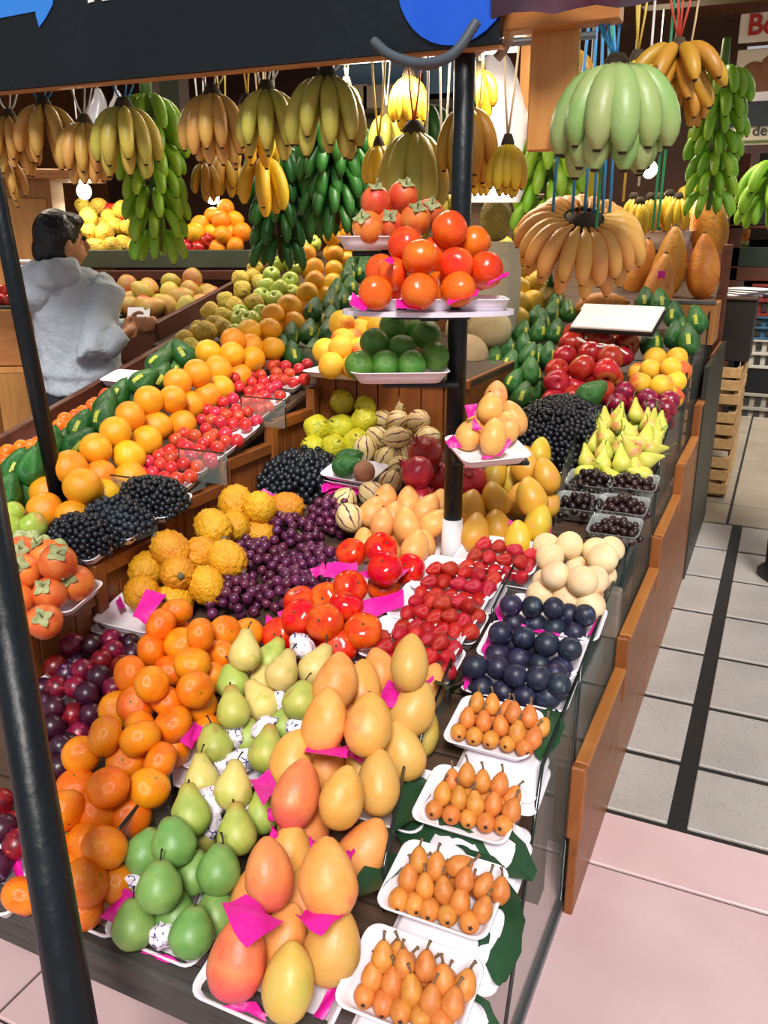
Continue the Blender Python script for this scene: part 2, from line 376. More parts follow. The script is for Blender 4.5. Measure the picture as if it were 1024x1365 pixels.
m = fruit('skin_small_pear', '#c3c548', '#d2cf62', rough=.42, cheek=('#d98a5a', .86, 1.12), hue=.02, speck=('#90903a', 14, .06))
ps = [(0, -.8), (.3, -.92), (.75, -.72), (1, -.1), (.82, .5), (.5, 1.15), (.28, 1.75), (.15, 2.1), (0, 2.16)]
kind('small_pear', [revolve('small_pear', prof(ps, 14), m, 16, tilt_top(k)) for k in (-.05, .06)], [('stem', stem('spstem', 2.05, 2.9, .055, .35, M_green))], 1.2)
# mangoes
def mango_prof(l=1.4): return prof([(0, -l*.86), (.32, -l*.83), (.72, -l*.64), (.97, -l*.26), (1, l*.0), (.9, l*.36), (.68, l*.68), (.38, l*.92), (.16, l*1.03), (0, l*1.05)], 18)
def mflat(k=.86, b=.1): return lambda x, y, z: (x*(1-.06*math.sin(math.atan2(y, x)*2+z))+b*math.sin(z*1.3)*1.1, y*k, z)
m = fruit('skin_mango', '#e69a46', '#e8ab5e', rough=.45, cheek=('#dd6a56', .93, 1.3), speck=('#c98a3a', 15, .05), hue=.014, val=.07, bump=(.05, 5), blotch=('#d8b04e', 1., .64))
m2 = fruit('skin_mango_yellow', '#dcae52', '#d6b45e', rough=.42, speck=('#b98a30', 15, .05), hue=.014, val=.07, cheek=('#a9a83c', 1.0, 1.4), bump=(.05, 5))
m3 = fruit('skin_mango_red', '#e07848', '#e89054', rough=.42, bot='#e0455a', zbot=(-.1, -1.2), speck=('#c05a3a', 15, .06), hue=.012, val=.08, bump=(.05, 5))
ms = ('stem_scar', MB().tube([(0, 0, 1.36), (0, 0, 1.43)], [.1, .07], 6).mesh('mango_scar', M_dark))
kind('mango', [revolve('mango', mango_prof(1.42), m, 22, mflat()), revolve('mango', mango_prof(1.36), m, 22, mflat(.9, -.08))], [ms], 1.12)
kind('mango_yellow', revolve('mango_yellow', mango_prof(1.4), m2, 22, mflat(.88, .06)), [ms], 1.12)
kind('mango_red', revolve('mango_red', mango_prof(1.4), m3, 22, mflat(.9, .06)), [ms], 1.12)
m = fruit('skin_mango_gold', '#dba02e', '#d8aa3c', rough=.4, cheek=('#b8a838', .9, 1.3), blotch=('#e09a5c', .9, .6), hue=.02, val=.1)
kind('mango_gold', revolve('mango_gold', mango_prof(1.4), m, 20, mflat(.88, .1)), [ms], 1.12)
m = fruit('skin_mango_small', '#e8a458', '#eab062', rough=.42, hue=.012, val=.08, blotch=('#e08a50', 1., .6))
kind('mango_small', [revolve('mango_small', mango_prof(l), m, 20, mflat(.92, b)) for l, b in ((1.25, .06), (1.4, -.08))], [ms], 1.1)
m = fruit('skin_mango_far', '#b0a040', '#c08a40', rough=.5, cheek=('#c06a3a', .7, 1.1), hue=.03, val=.2)
kind('mango_far', revolve('mango_far', mango_prof(1.2), m, 14, mflat(.9)), ez=1.1)
m = fruit('skin_papaya', '#c47a24', '#d08e30', rough=.5, blotch=('#a86a24', 1.4, .6), bump=(.1, 5))
kind('papaya', revolve('papaya', prof([(0, -2.0), (.3, -1.92), (.75, -1.5), (1, -.7), (1, .1), (.8, 1.0), (.5, 1.7), (.2, 2.15), (0, 2.2)], 20), m, 22, mflat(.96, .05)), [('stem_scar', MB().tube([(0, 0, 2.1), (0, 0, 2.35)], [.14, .1], 6).mesh('pap_scar', M_stem))], 1.6)
# avocado with its paper label
m = fruit('skin_avocado', '#226023', '#2f7a2b', rough=.3, bump=(.35, 16), blotch=('#1a4a20', 2.5, .57), hue=.015, val=.22)
avp = [(0, -1.0), (.35, -.97), (.78, -.68), (1, -.1), (.92, .45), (.68, 1.05), (.42, 1.55), (.2, 1.78), (0, 1.84)]
AVP = prof(avp, 16)
def av_r(z): return float(np.interp(z, [p[1] for p in AVP], [p[0] for p in AVP]))
M_stick = plain('label_yellow', '#d9dc4a', .5, noise=('#8a8a2a', 9.))
kind('avocado', revolve('avocado', AVP, m, 20), [('paper_label', sticker('avlabel', -math.pi/2, .1, .34, .95, M_stick, av_r)), ('stem_scar', MB().tube([(0, 0, 1.8), (0, 0, 1.92)], [.1, .08], 6).mesh('avs', M_stem))], 1.2)
kind('avocado_plain', revolve('avocado_plain', AVP, m, 20), [('stem_scar', MB().tube([(0, 0, 1.8), (0, 0, 1.92)], [.1, .08], 6).mesh('avs2', M_stem))], 1.2)
# loquat
m = fruit('skin_loquat', '#da8c40', '#cd7831', rough=.45, bump=(.1, 14), blotch=('#b8682c', 2.2, .67), hue=.012, bot='#c8702a', zbot=(-.9, -1.3))
M_fuzz = plain('loquat_stem', '#8a6a4a', .9, noise=('#5a4a34', 4.))
kind('loquat', [revolve('loquat', prof([(0, -1.16), (.24, -1.18), (.6, -1.0), (.96, -.4), (1, .05), (.84, .65), (.5, 1.2), (.25, 1.45), (0, 1.5)], 14), m, 16)],
     [('stem', stem('lstem', 1.38, 2.25, .15, .3, M_fuzz)), ('eye', star('leye', 5, .28, -1.2, -.02, M_dark, .3))], 1.1)
# strawberry
m = fruit('skin_strawberry', '#b4101c', '#c41a20', rough=.3, speck=('#e0a050', 8., .1), bump=(.3, 9), hue=.008, val=.2)
M_leaf = plain('leaf_green', '#3f7a34', .6, var=.15)
kind('strawberry', revolve('strawberry', prof([(0, -1.3), (.3, -1.16), (.72, -.55), (1, .25), (.9, .7), (.5, .92), (0, .86)], 10), m, 14), [('leaf_cap', star('scap', 7, .85, .92, .2, M_leaf, .22, .25))], 1.05)
# grapes
m = fruit('skin_red_grape', '#4c1b3e', '#6e2a4c', rough=.3, blotch=('#8a6486', 1.8, .6), hue=.03, val=.35)
BERRY = revolve('red_grape', ball(8, 1.06, 2.), m, 12)
m = fruit('skin_black_grape', '#12151c', '#1d222c', rough=.36, hue=.02, val=.2, blotch=('#3a4350', 1.4, .62), bump=None)
M_twig = plain('grape_twig', '#6a6a34', .7)
OBST = []
def scatter(pts, r, iters=40, floor=None, ez=1., fixpull=.0, obst=False):
    P = np.array(pts, float); P0 = P.copy(); n = len(P)
    R = np.full(n, r) if np.isscalar(r) else np.array(r)
    O = None
    if obst and OBST:
        Q = np.array(OBST); lo, hi = P.min(0)-.15, P.max(0)+.15; m = ((Q[:, :3] > lo) & (Q[:, :3] < hi)).all(1); O = Q[m] if m.any() else None
    for _ in range(iters):
        d = P[:, None]-P[None]; L = np.linalg.norm(d, axis=2)+1e-9; need = (R[:, None]+R[None])
        ov = np.clip(need-L, 0, None); np.fill_diagonal(ov, 0)
        P += (d/L[..., None]*ov[..., None]*.25).sum(1)
        if O is not None:
            d = P[:, None]-O[None, :, :3]; L = np.linalg.norm(d, axis=2)+1e-9; ov = np.clip(R[:, None]+O[None, :, 3]-L, 0, None)
            P += (d/L[..., None]*ov[..., None]*.35).sum(1)
        if fixpull: P += (P0-P)*fixpull
        if floor is not None: P[:, 2] = np.maximum(P[:, 2], floor(P)+R*ez)
    return P
def heap_pts(n, a, b, c, r, rng, under=.25):
    """points over the shell of a low mound (a,b half sizes, c height)"""
    out = []
    for _ in range(n):
        while True:
            x, y = rng.uniform(-1, 1, 2); q = x*x+y*y
            if q < 1: break
        z = c*max(1-q, 0)**.5
        if rng.random() < under: z *= rng.uniform(.2, .8)
        out.append((x*a, y*b, max(z, r)))
    return out
def joined_balls(name, pts, r, mat, rings=5, seg=7):
    base = ball(rings, 1.02); vs = []; fs = []
    t = revolve('tmp', base, mat, seg); tv = np.array([v.co[:] for v in t.vertices]); tf = [tuple(p.vertices) for p in t.polygons]; bpy.data.meshes.remove(t)
    for k, p in enumerate(pts):
        o = len(tv)*k; rr = r*random.uniform(.88, 1.08); vs += [tuple(x) for x in tv*rr+np.array(p)]; fs += [tuple(i+o for i in f) for f in tf]
    return me_from(name, vs, fs, mat)
# ------------------------------------------------------------------ placing
Z = {'A': (0, 820, 4.096), 'B': (0, 1050, 4.096), 'C': (150, 780, 4.096), 'D': (150, 1020, 4.096), 'E': (330, 840, 4.096), 'F': (270, 1100, 4.096),
     'G': (460, 900, 3.413), 'H': (450, 1110, 3.413), 'I': (140, 640, 4.096), 'J': (340, 640, 4.096), 'K': (490, 700, 4.096), 'L': (620, 680, 4.096),
     'M': (400, 500, 4.096), 'N': (590, 500, 4.096), 'O': (700, 400, 4.096), 'P': (590, 370, 4.096), 'Q': (0, 560, 4.096), 'R': (60, 440, 4.096),
     'S': (220, 400, 4.096), 'T': (240, 250, 4.096), 'U': (410, 240, 3.531), 'V': (640, 230, 4.096), '_': (0, 0, 1)}
def px(zk, x, y): o = Z[zk]; return o[0]+x/o[2], o[1]+y/o[2]
def parse(src):
    """'A: x y h [turn] [kind letter]; ...| B: ...' -> pixel list"""
    out = []
    for block in src.split('|'):
        zk, rest = block.strip().split(':')
        for it in rest.split(';'):
            tk = it.split()
            if not tk: continue
            kk = tk.pop() if tk[-1].isalpha() else None
            v = [float(k) for k in tk]
            out.append((*px(zk.strip(), v[0], v[1]), v[2] if len(v) > 2 else 1., v[3] if len(v) > 3 else None, kk))
    return out
XLIM = {'C': lambda y: (-1.58, -.348), 'L': lambda y: (-2.6 if y > 3.15 else -2.36, -1.4 if y < 1.75 else -1.55)}
def put(name, k, p, q, r, label, cat, group, var=.06):
    bodies, kids, ez = KIND[k]; s = r*random.uniform(1-var, 1+var)
    o = link(name, random.choice(bodies)); o.matrix_world = TRS(p, q, s)
    for kn, km in kids: link(kn, km, o)
    return tag(o, label, cat, group)
def pose_q(pose, turn):
    if turn is not None and pose in ('lean', 'lie', 'label'): pass
    if pose == 'rand': return rq()
    if pose == 'up': return axis_q((random.gauss(0, .28), random.gauss(0, .28)-.15, 1), random.uniform(0, 6.28))
    if pose == 'label': return leanf(turn if turn is not None else random.gauss(0, 10))
    if pose == 'tip': return axis_q((random.gauss(0, .35)+.25, .75+random.gauss(0, .2), -.1+random.gauss(0, .25)), random.uniform(0, 6.28))
    if pose == 'face': return axis_q((random.gauss(0, .4)+.2, -.6+random.gauss(0, .3), .7), random.uniform(0, 6.28))
    if pose == 'lean': return leanq(turn if turn is not None else random.gauss(0, 10))
    if pose == 'lie': return leanq(turn if turn is not None else random.gauss(0, 25), 1.3)
    return Quaternion()
def heap(name, k, label, cat, group, surf, src, r, pose='rand', base=.012, fill=True, var=.06, depth=False, near=None):
    """a pile: each fruit sits where its pixel's ray meets the display raised by h radii (or at a given distance).
    near: [(phrase, zoom, x, y)] what the fruit lies close to, completes the label"""
    if isinstance(k, str): k = {'': (k, label)}
    keys = list(k); L = parse(src); P = []; T = []; KK = []; HH = []
    sl = None if isinstance(surf, (int, float)) else SURF[surf]
    ez = KIND[k[keys[0]][0]][2]
    for x, y, h, t, kk in L:
        P.append(atd(x, y, h) if depth else on(surf, x, y, base+h*r)); T.append(t); KK.append(kk if kk in k else keys[0]); HH.append(h)
    fl = (lambda A: np.full(len(A), surf+base)) if sl is None else (lambda A: sl[0]+base+sl[2]*(A[:, 1]-sl[1]))
    n0 = len(P)
    if fill:
        for i in range(n0):
            f0 = float(fl(np.array([P[i]]))[0]); z = P[i].z-1.75*r
            while z-f0 > .7*r:
                c = Vector((P[i].x+random.uniform(-.3, .3)*r, P[i].y+.45*r, z))
                if all((c-p).length > 1.5*r for p in P): P.append(c); T.append(None); KK.append(KK[i]); HH.append(0.)
                z -= 1.75*r
    A = np.array([p[:] for p in P]); R_ = r*.94*(ez if pose not in ('lean', 'lie', 'label') else 1.04)
    A = scatter(A, R_, 50, fl, .9, .1, True)
    if surf in XLIM and not depth:
        for p in A: lo, hi = XLIM[surf](p[1]); p[0] = min(max(p[0], lo), hi)
    OBST.extend([(*p, R_*.92) for p in A])
    out = []
    for i, p in enumerate(A):
        lb = k[KK[i]][1]
        if near:
            q = [on(surf, *px(n_[1], n_[2], n_[3]), .05) for n_ in near]; j = min(range(len(q)), key=lambda m: (q[m]-Vector(p)).length)
            lb += (' on top of the heap ' if HH[i] >= 2.6 else ' low in the heap ' if HH[i] <= 1.35 else ' midway up the heap ')+near[j][0]
        out.append(put(name if isinstance(name, str) else name[KK[i]], k[KK[i]][0], Vector(p), pose_q(pose, T[i]), r, lb, cat, group, var))
    return out

def tiers(obs, r):
    """complete the labels by the tier of the stack the fruit lies in"""
    z0 = min(o.matrix_world.translation.z for o in obs)
    for o in obs:
        t = (o.matrix_world.translation.z-z0)/r; w_ = 'bottom' if t < .8 else 'middle' if t < 2.2 else 'top'
        o['label'] = o['label'].replace(' in the tray', ' in the %s tier of the tray' % w_).replace(' stacked on', ' in the %s tier on' % w_)
# ------------------------------------------------------------------ surface materials
W_shelf = wood('shelf_dark', '#3b2a20', '#56402e', 5., .6, 'X')
W_weather = wood('weathered', '#2e2c2a', '#4d4841', 7., .7, 'X')
W_or = wood('board_orange', '#78411c', '#965722', 4., .4, 'Y')
W_orz = wood('board_orange_upright', '#7e451e', '#9c5c2a', 4., .4, 'Z')
W_cap = wood('board_cap', '#a8652e', '#bd7a3a', 4., .4, 'Y')
W_light = wood('pine', '#b87838', '#cf9450', 4., .45, 'Z')
W_pinex = wood('pine_lying', '#a8652e', '#c5864a', 4., .45, 'X')
W_brown = wood('brown_board', '#4a2415', '#663520', 4., .5, 'X')
W_crate = wood('crate_wood', '#9a7446', '#b8925e', 5., .7, 'Y')
M_foam = plain('foam', '#f1eaf0', .45, bump=(.05, 60), var=.03)
M_pink = plain('magenta_tissue', '#dc1596', .45, var=.1, bump=(.25, 30))
M_navy = plain('navy_paint', '#0a1015', .4, noise=('#111a20', 2.), bump=(.12, 30), spec=.35)
M_black = plain('black_paint', '#0d1013', .4)
M_white = plain('white_paper', '#ece8ea', .6, var=.04)
M_metal = plain('steel', '#8d8f92', .35, .9)
M_cloth = plain('dark_void', '#15120f', .9)
glassmat('glass', '#9fb5ad', .02, .14, .8); glassmat('glass_edge', '#14211d', .1, .92)
glassmat('clear_plastic', '#dfe6e4', .08, .22, .7); glassmat('bag_film', '#f3eef0', .22, .5, .6)
M_gr = plain('grout', '#1d1a17', .8)
def tile_mat(name, c, c2, sp):
    t = NT(name); v, rnd, o = t.ocoord()
    col = t.mix(t.rng(t.noise(v, 3., 4.), .35, .7), lin(c), lin(c2))
    vo = t.add('ShaderNodeTexVoronoi'); vo.inputs['Scale'].default_value = 95; t.link(v, vo.inputs['Vector'])
    col = t.mix(t.rng(vo.outputs[0], .10, .2, sp, 0.), col, lin('#4f4a46'))
    hs = t.add('ShaderNodeHueSaturation'); t.link(t.rng(rnd, 0, 1, .94, 1.05), hs.inputs['Value']); t.link(col, hs.inputs['Color'])
    t.link(hs.outputs[0], t.b.inputs['Base Color']); t.b.inputs['Roughness'].default_value = .32
    MATS[name] = t.m; return t.m
T_grey = tile_mat('tile_speckled', '#b5aea8', '#a49d97', .9); T_pink_lit = tile_mat('tile_pink_lit', '#d9bbbb', '#cfadae', .12)  # pink cast of the awning light is put into the front tile colour
T_beige = tile_mat('tile_beige', '#a99d8a', '#988c79', .15)
# ------------------------------------------------------------------ floor and tiles
fl = struct('floor', MB().box((-1.5, 4.5, -.012), (13, 14, .02)).mesh('floor', M_gr))
def tile(x0, x1, y0, y1, mat):
    m = MB().box((0, 0, 0), (x1-x0, y1-y0, .012), bev=.003).mesh('tile', mat)
    link('tile', m, fl, Matrix.Translation(((x0+x1)/2, (y0+y1)/2, .0)))
for (y0, y1) in ((-1.2, -.11), (-.1, .915), (.922, 1.925), (1.935, 2.16)):
    for (x0, x1) in ((-4.43, -3.4), (-3.39, -2.37), (-2.36, -1.352), (-1.345, -.324), (-.317, .7), (.708, 1.73), (1.74, 2.7)):
        tile(x0, x1, y0, y1, T_pink_lit)
TY = [2.185, 2.52, 2.91, 3.33, 3.75, 4.2, 4.64, 5.1]
TX = [(-.52, -.117), (-.063, .345), (.375, .79), (.82, 1.24), (1.27, 1.69), (1.72, 2.14)]
for a, b in zip(TY, TY[1:]):
    for x0, x1 in TX: tile(x0, x1, a, b-.03, T_grey)
y = 5.1
while y < 10.5:
    for x0, x1 in ((-.56, -.155), (-.14, .28), (.295, .71), (.725, 1.14), (1.155, 1.57), (1.585, 2.)): tile(x0, x1, y, y+.398, T_beige)
    y += .42
# ------------------------------------------------------------------ central display (steps of planks) with front edge, legs, side boards
disp = empty('display_stand', (-1, 3, 0), 'long sloping plank display stand carrying the trays of fruit between the side boards', 'stand')
q = slope_q('C'); Yp = .93; k = 0
def child(name, mesh, par, M): o = link(name, mesh, par); o.matrix_local = Matrix.Translation(-Vector(par.location)) @ M; return o
pl = MB().box((0, 0, 0), (1.24, .185, .022), bev=.003).mesh('plank', W_shelf)
while Yp < 5.5:
    child('plank', pl, disp, TRS((-.965, Yp+.09, zs('C', Yp+.09)-.014), q)); Yp += .186
child('front_edge', MB().box((0, 0, 0), (1.26, .05, .085), bev=.008).mesh('front_edge', W_weather), disp, TRS((-.965, .868, .388), None))
for x in (-1.55, -.95, -.4):
    for yy in (1.75, 3.4, 5.1): child('leg', MB().box((0, 0, zs('C', yy)/2-.02), (.06, .06, zs('C', yy)-.05)).mesh('leg', W_shelf), disp, Matrix.Translation((x, yy, 0)))
child('back_panel', MB().box((0, 0, 0), (1.2, .02, .55)).mesh('back_panel', W_shelf), disp, Matrix.Translation((-.97, 1.98, .275)))
# stepped side boards on the aisle
STEP = [(1.72, 2.26, .41), (2.26, 2.86, .50), (2.86, 3.42, .61), (3.42, 3.98, .73), (3.98, 4.6, .87), (4.6, 5.2, 1.02)]
side = empty('side_board', (-.32, 3.4, 0), 'varnished stepped wooden side board of the stand along the tiled aisle', 'board')
for i, (a, b, zt) in enumerate(STEP):
    child('panel', MB().box((0, 0, zt/2), (.022, b-a-.004, zt), bev=.003).mesh('panel', W_or), side, Matrix.Translation((-.296, (a+b)/2, .0)))
    child('cap', MB().box((0, 0, 0), (.034, b-a-.03, .016), bev=.003).mesh('cap', W_cap), side, Matrix.Translation((-.296, (a+b)/2+.01, zt+.009)))
    child('end_post', MB().box((0, 0, 0), (.036, .035, .2), bev=.004).mesh('end_post', W_orz), side, Matrix.Translation((-.298, a+.018, zt-.085)))
child('dark_board', MB().box((0, 0, .52), (.02, 1.1, 1.04)).mesh('dark_board', plain('dark_green_board', '#2a2c22', .5)), side, Matrix.Translation((-.288, 4.65, 0)))
child('post', MB().box((0, 0, .78), (.05, .05, 1.56), bev=.005).mesh('post', W_brown), side, Matrix.Translation((-.33, 5.22, 0)))
# glass sheets on the aisle side
def glass_sheet(pts, label):
    """pts: outline (Y,z) at X=-.318; pane plus dark polished rim"""
    n = len(pts); vs = [Vector((-.318+e, a, z)) for e in (-.003, .003) for a, z in pts]
    o = child('glass_panel', me_from('pane', vs, [tuple(range(n)), tuple(range(2*n-1, n-1, -1))], 'glass', False), side, Matrix()); o['label'] = label
    P = [Vector((-.318, a, z)) for a, z in pts]
    link('edge', MB().tube(P+[P[0]], .0042, 5).mesh('edge', 'glass_edge'), o)
glass_sheet([(1.22, .02), (1.74, .02), (1.74, .66), (1.43, .61)], 'near glass side sheet with slanted front edge beside the loquat trays')
glass_sheet([(1.76, .36), (2.27, .36), (2.27, .77), (1.76, .66)], 'glass side sheet beside the trays of dark plums')
glass_sheet([(2.29, .45), (2.87, .45), (2.87, .87), (2.29, .74)], 'glass side sheet beside the clear berry boxes')
glass_sheet([(2.89, .56), (3.5, .56), (3.5, 1.06), (2.89, .92)], 'glass side sheet beside the slender green pears')
glass_sheet([(3.52, .68), (4.3, .68), (4.3, 1.27), (3.52, 1.09)], 'glass side sheet beside the yellow peaches')
tag(link('floor_rail', MB().box((0, 0, .008), (.02, .56, .025), bev=.003).mesh('rail', M_metal), None, Matrix.Translation((-.318, 1.48, .006))), 'steel floor rail under the near glass sheet', 'rail')
# clip block that holds two glass sheets
tag(link('glass_clamp', MB().box((0, 0, 0), (.05, .05, .14), bev=.006).mesh('clamp', plain('clamp_taped', '#6a5a4c', .6, noise=('#8f8478', 8.))), None, Matrix.Translation((-.335, 2.24, .60))), 'taped wooden clamp block where two aisle glass sheets meet', 'clamp')
# ------------------------------------------------------------------ left stand, higher, with crate fronts
lst = empty('display_stand', (-2, 3, 0), 'raised sloping stand of stepped crates carrying oranges, red fruit and avocados', 'stand')
q = slope_q('L'); Yp = 1.28
pl = MB().box((0, 0, 0), (.78, .185, .02), bev=.003).mesh('plank', W_shelf)
plw = MB().box((0, 0, 0), (1.02, .185, .02), bev=.003).mesh('plank', W_shelf)
while Yp < 6.2:
    w_ = Yp > 3.12; child('plank', plw if w_ else pl, lst, TRS((-2.12 if w_ else -2.0, Yp+.09, zs('L', Yp+.09)-.014), q)); Yp += .186
Yp = 1.28; ci = 0
while Yp < 4.9:
    w_ = .30; zt = zs('L', Yp+.06)-.004; zb = zs('C', Yp+w_/2)-.1; hh = zt-zb
    child('rail', MB().box((0, 0, 0), (.03, w_-.006, .04), bev=.003).mesh('rail', W_or), lst, Matrix.Translation((-1.597, Yp+w_/2, zt-.02)))
    child('end_post', MB().box((0, 0, 0), (.036, .04, hh), bev=.003).mesh('end_post', W_orz), lst, Matrix.Translation((-1.597, Yp+.022, zb+hh/2)))
    for j in range(4):
        child('slat', MB().box((0, 0, 0), (.016, .06, hh-.05), bev=.002).mesh('slat', W_orz), lst, Matrix.Translation((-1.604, Yp+.075+j*.063, zb+hh/2-.02)))
    Yp += w_
child('front_panel', MB().box((0, 0, .33), (.78, .02, .66)).mesh('front_panel', W_weather), lst, Matrix.Translation((-2.0, 1.27, 0)))
child('back_rail', MB().box((0, 0, 0), (.03, 1.86, .12), bev=.003).mesh('back_rail', W_brown), lst, TRS((-2.4, 2.2, zs('L', 2.2)+.02), q))
child('back_rail', MB().box((0, 0, 0), (.03, 3.0, .12), bev=.003).mesh('back_rail', W_brown), lst, TRS((-2.64, 4.65, zs('L', 4.65)+.02), q))
for yy in (1.4, 3.2, 5.0): child('leg', MB().box((0, 0, zs('L', yy)/2-.02), (.06, .06, zs('L', yy)-.05)).mesh('leg', W_shelf), lst, Matrix.Translation((-2.3, yy, 0)))
# crate with a plank front in the middle of the stand: carries yellow-red peaches
cr = empty('wooden_crate', (-1.3, 3.05, .85), 'orange-brown plank-front crate under the tray of yellow-red peaches', 'crate')
for j in range(7): child('slat', MB().box((0, 0, 0), (.083, .016, .3), bev=.002).mesh('slat', W_orz), cr, Matrix.Translation((-1.565+.088*j, 2.86, .955)))
child('rail', MB().box((0, 0, 0), (.64, .022, .035), bev=.003).mesh('rail', W_or), cr, Matrix.Translation((-1.3, 2.85, 1.1)))
child('top', MB().box((0, 0, 0), (.62, .62, .02)).mesh('top', W_shelf), cr, Matrix.Translation((-1.3, 3.16, 1.095)))
child('side', MB().box((0, 0, 0), (.016, .6, .3)).mesh('side', W_orz), cr, Matrix.Translation((-1.0, 3.16, .96)))
# ------------------------------------------------------------------ poles
def pole(name, a, b, r, label, n=14):
    return tag(link(name, MB().tube([a, Vector(a).lerp(Vector(b), .5), b], r, n).mesh(name, M_navy)), label, 'pole', None)
pb = on('C', 602, 752); PX, PY = pb.x, pb.y
cp = pole('support_pole', (PX, PY, zs('C', PY)-.01), (PX, PY, 2.4), .026, 'dark navy upright pole wrapped in white paper at its foot')
wr = MB().tube([(PX, PY, zs('C', PY)), (PX, PY, zs('C', PY)+.05), (PX, PY, zs('C', PY)+.14)], [.034, .032, .0285], 12); link('paper_wrap', wr.mesh('paper_wrap', M_white), cp)['label'] = 'white paper wrapped around the foot'
b0 = on('L', 84, 694); t0 = atY(8, 320, b0.y+.02); t1 = b0.lerp(t0, 1.9)
pole('awning_pole', b0, t1, .024, 'slim dark awning pole standing among the oranges')
b0 = atd(99, 1365, 1.2); t0 = atd(2, 790, 1.36); d_ = t0-b0
pole('awning_pole', b0+d_*(-b0.z/d_.z), t0+d_*1.2, .031, 'thick glossy dark pole in front of the mandarins, standing on the pink-lit front tiles')
# ------------------------------------------------------------------ fascia, beams, ceiling, walls
FY = 2.12
fz = 2.025
fa = empty('fascia_sign', (-1.6, FY, fz), 'dark navy painted fascia sign board with blue shapes above the bananas', 'sign')
child('board', MB().box((0, 0, .35), (2.6, .025, .7)).mesh('board', M_navy), fa, Matrix.Translation((-1.98, FY, fz)))
child('lower_lip', MB().box((0, 0, 0), (2.6, .03, .006)).mesh('lower_lip', W_pinex), fa, Matrix.Translation((-1.98, FY+.012, fz-.004)))
M_blue = plain('sign_blue', '#1450c8', .4, noise=('#1a62d8', 2.)); M_sky = plain('sign_light_blue', '#2f7fd8', .4)
c = atY(606, -34, FY-.02)
child('blue_disc', MB().poly([(.145*math.cos(a*.196), .145*math.sin(a*.196)) for a in range(32)], .006, Matrix.Rotation(math.pi/2, 4, 'X')).mesh('blue_disc', M_blue), fa, Matrix.Translation(c))
def facepoly(name, pts, mat, off=.016):
    P = [atY(x, y, FY-off) for x, y in pts]; n = len(P)
    vs = [p for p in P]+[p+Vector((0, .003, 0)) for p in P]
    child(name, me_from(name, vs, [tuple(range(n)), tuple(range(2*n-1, n-1, -1))]+[(i, i+n, (i+1) % n+n, (i+1) % n) for i in range(n)], mat, False), fa, Matrix())
facepoly('blue_ribbon', [(-40, -14), (71, -14), (70, 6), (60, 25), (52, 36), (48, 22), (47, 15), (0, 24), (-40, 32)], M_sky)
facepoly('letter_foot', [(117, -12), (125, -12), (125, 2), (117, 4)], M_white); facepoly('letter_foot', [(136, -14), (144, -14), (144, 0), (136, 1)], M_white)
# pine beam and torn tarp right of the sign
def beam(name, label, a, b, w, h, mat, cat='beam'):
    a, b = Vector(a), Vector(b); d = b-a; M = TRS((a+b)/2, d.to_track_quat('X', 'Z'))
    return tag(link(name, MB().box((0, 0, 0), (d.length, w, h), bev=.004).mesh(name, mat), None, M), label, cat)
beam('roof_beam', 'pine cross beam between fascia and hanging bananas', (-.86, FY+.06, 2.085), (-.42, FY+.06, 2.09), .06, .06, W_pinex)
beam('roof_beam', 'brown far roof beam over the aisle behind the strings', (-.62, 3.6, 2.46), (1.2, 3.6, 2.44), .09, .13, W_brown)
tarp = []
for i in range(9):
    for j in range(3): tarp.append(atY(655+i*28, -30+j*(26-i*1.2)+4*math.sin(i*1.9+j), FY-.03-.012*math.sin(i*1.3+j*2)))
tag(link('tarp', me_from('tarp', tarp, [(i*3+j, (i+1)*3+j, (i+1)*3+j+1, i*3+j+1) for i in range(8) for j in range(2)], plain('tarp_dark', '#3a2330', .5, noise=('#5a1a30', 5.)))), 'torn dark maroon tarp edge above the strings', 'tarp')
ce = struct('ceiling', MB().box((0, 0, 0), (7.2, 6.4, .04)).mesh('ceiling', wood('ceiling_wood', '#5b3a24', '#70492e', 3., .6, 'Y')), Matrix.Translation((-3.3, 5.4, 3.15)))
# walls of the market hall behind
M_wallw = wood('wall_panel_wood', '#6b3f22', '#8a5630', 3., .5, 'Z'); M_wallc = plain('wall_cream', '#b8ab94', .7, noise=('#a0937c', 2.))
struct('wall_back', MB().box((0, 0, 1.55), (6.4, .06, 3.1)).mesh('wall_back', plain('wall_brown', '#4b2c1e', .7, noise=('#3a2218', 2.))), Matrix.Translation((-3.7, 7.4, 0)))
struct('wall_left', MB().box((0, 0, 1.55), (.06, 7, 3.1)).mesh('wall_left', M_wallw), Matrix.Translation((-6.6, 4.6, 0)))
struct('wall_far', MB().box((0, 0, 1.75), (8, .06, 3.5)).mesh('wall_far', plain('wall_far_brown', '#3b2016', .7)), Matrix.Translation((1.5, 11.2, 0)))
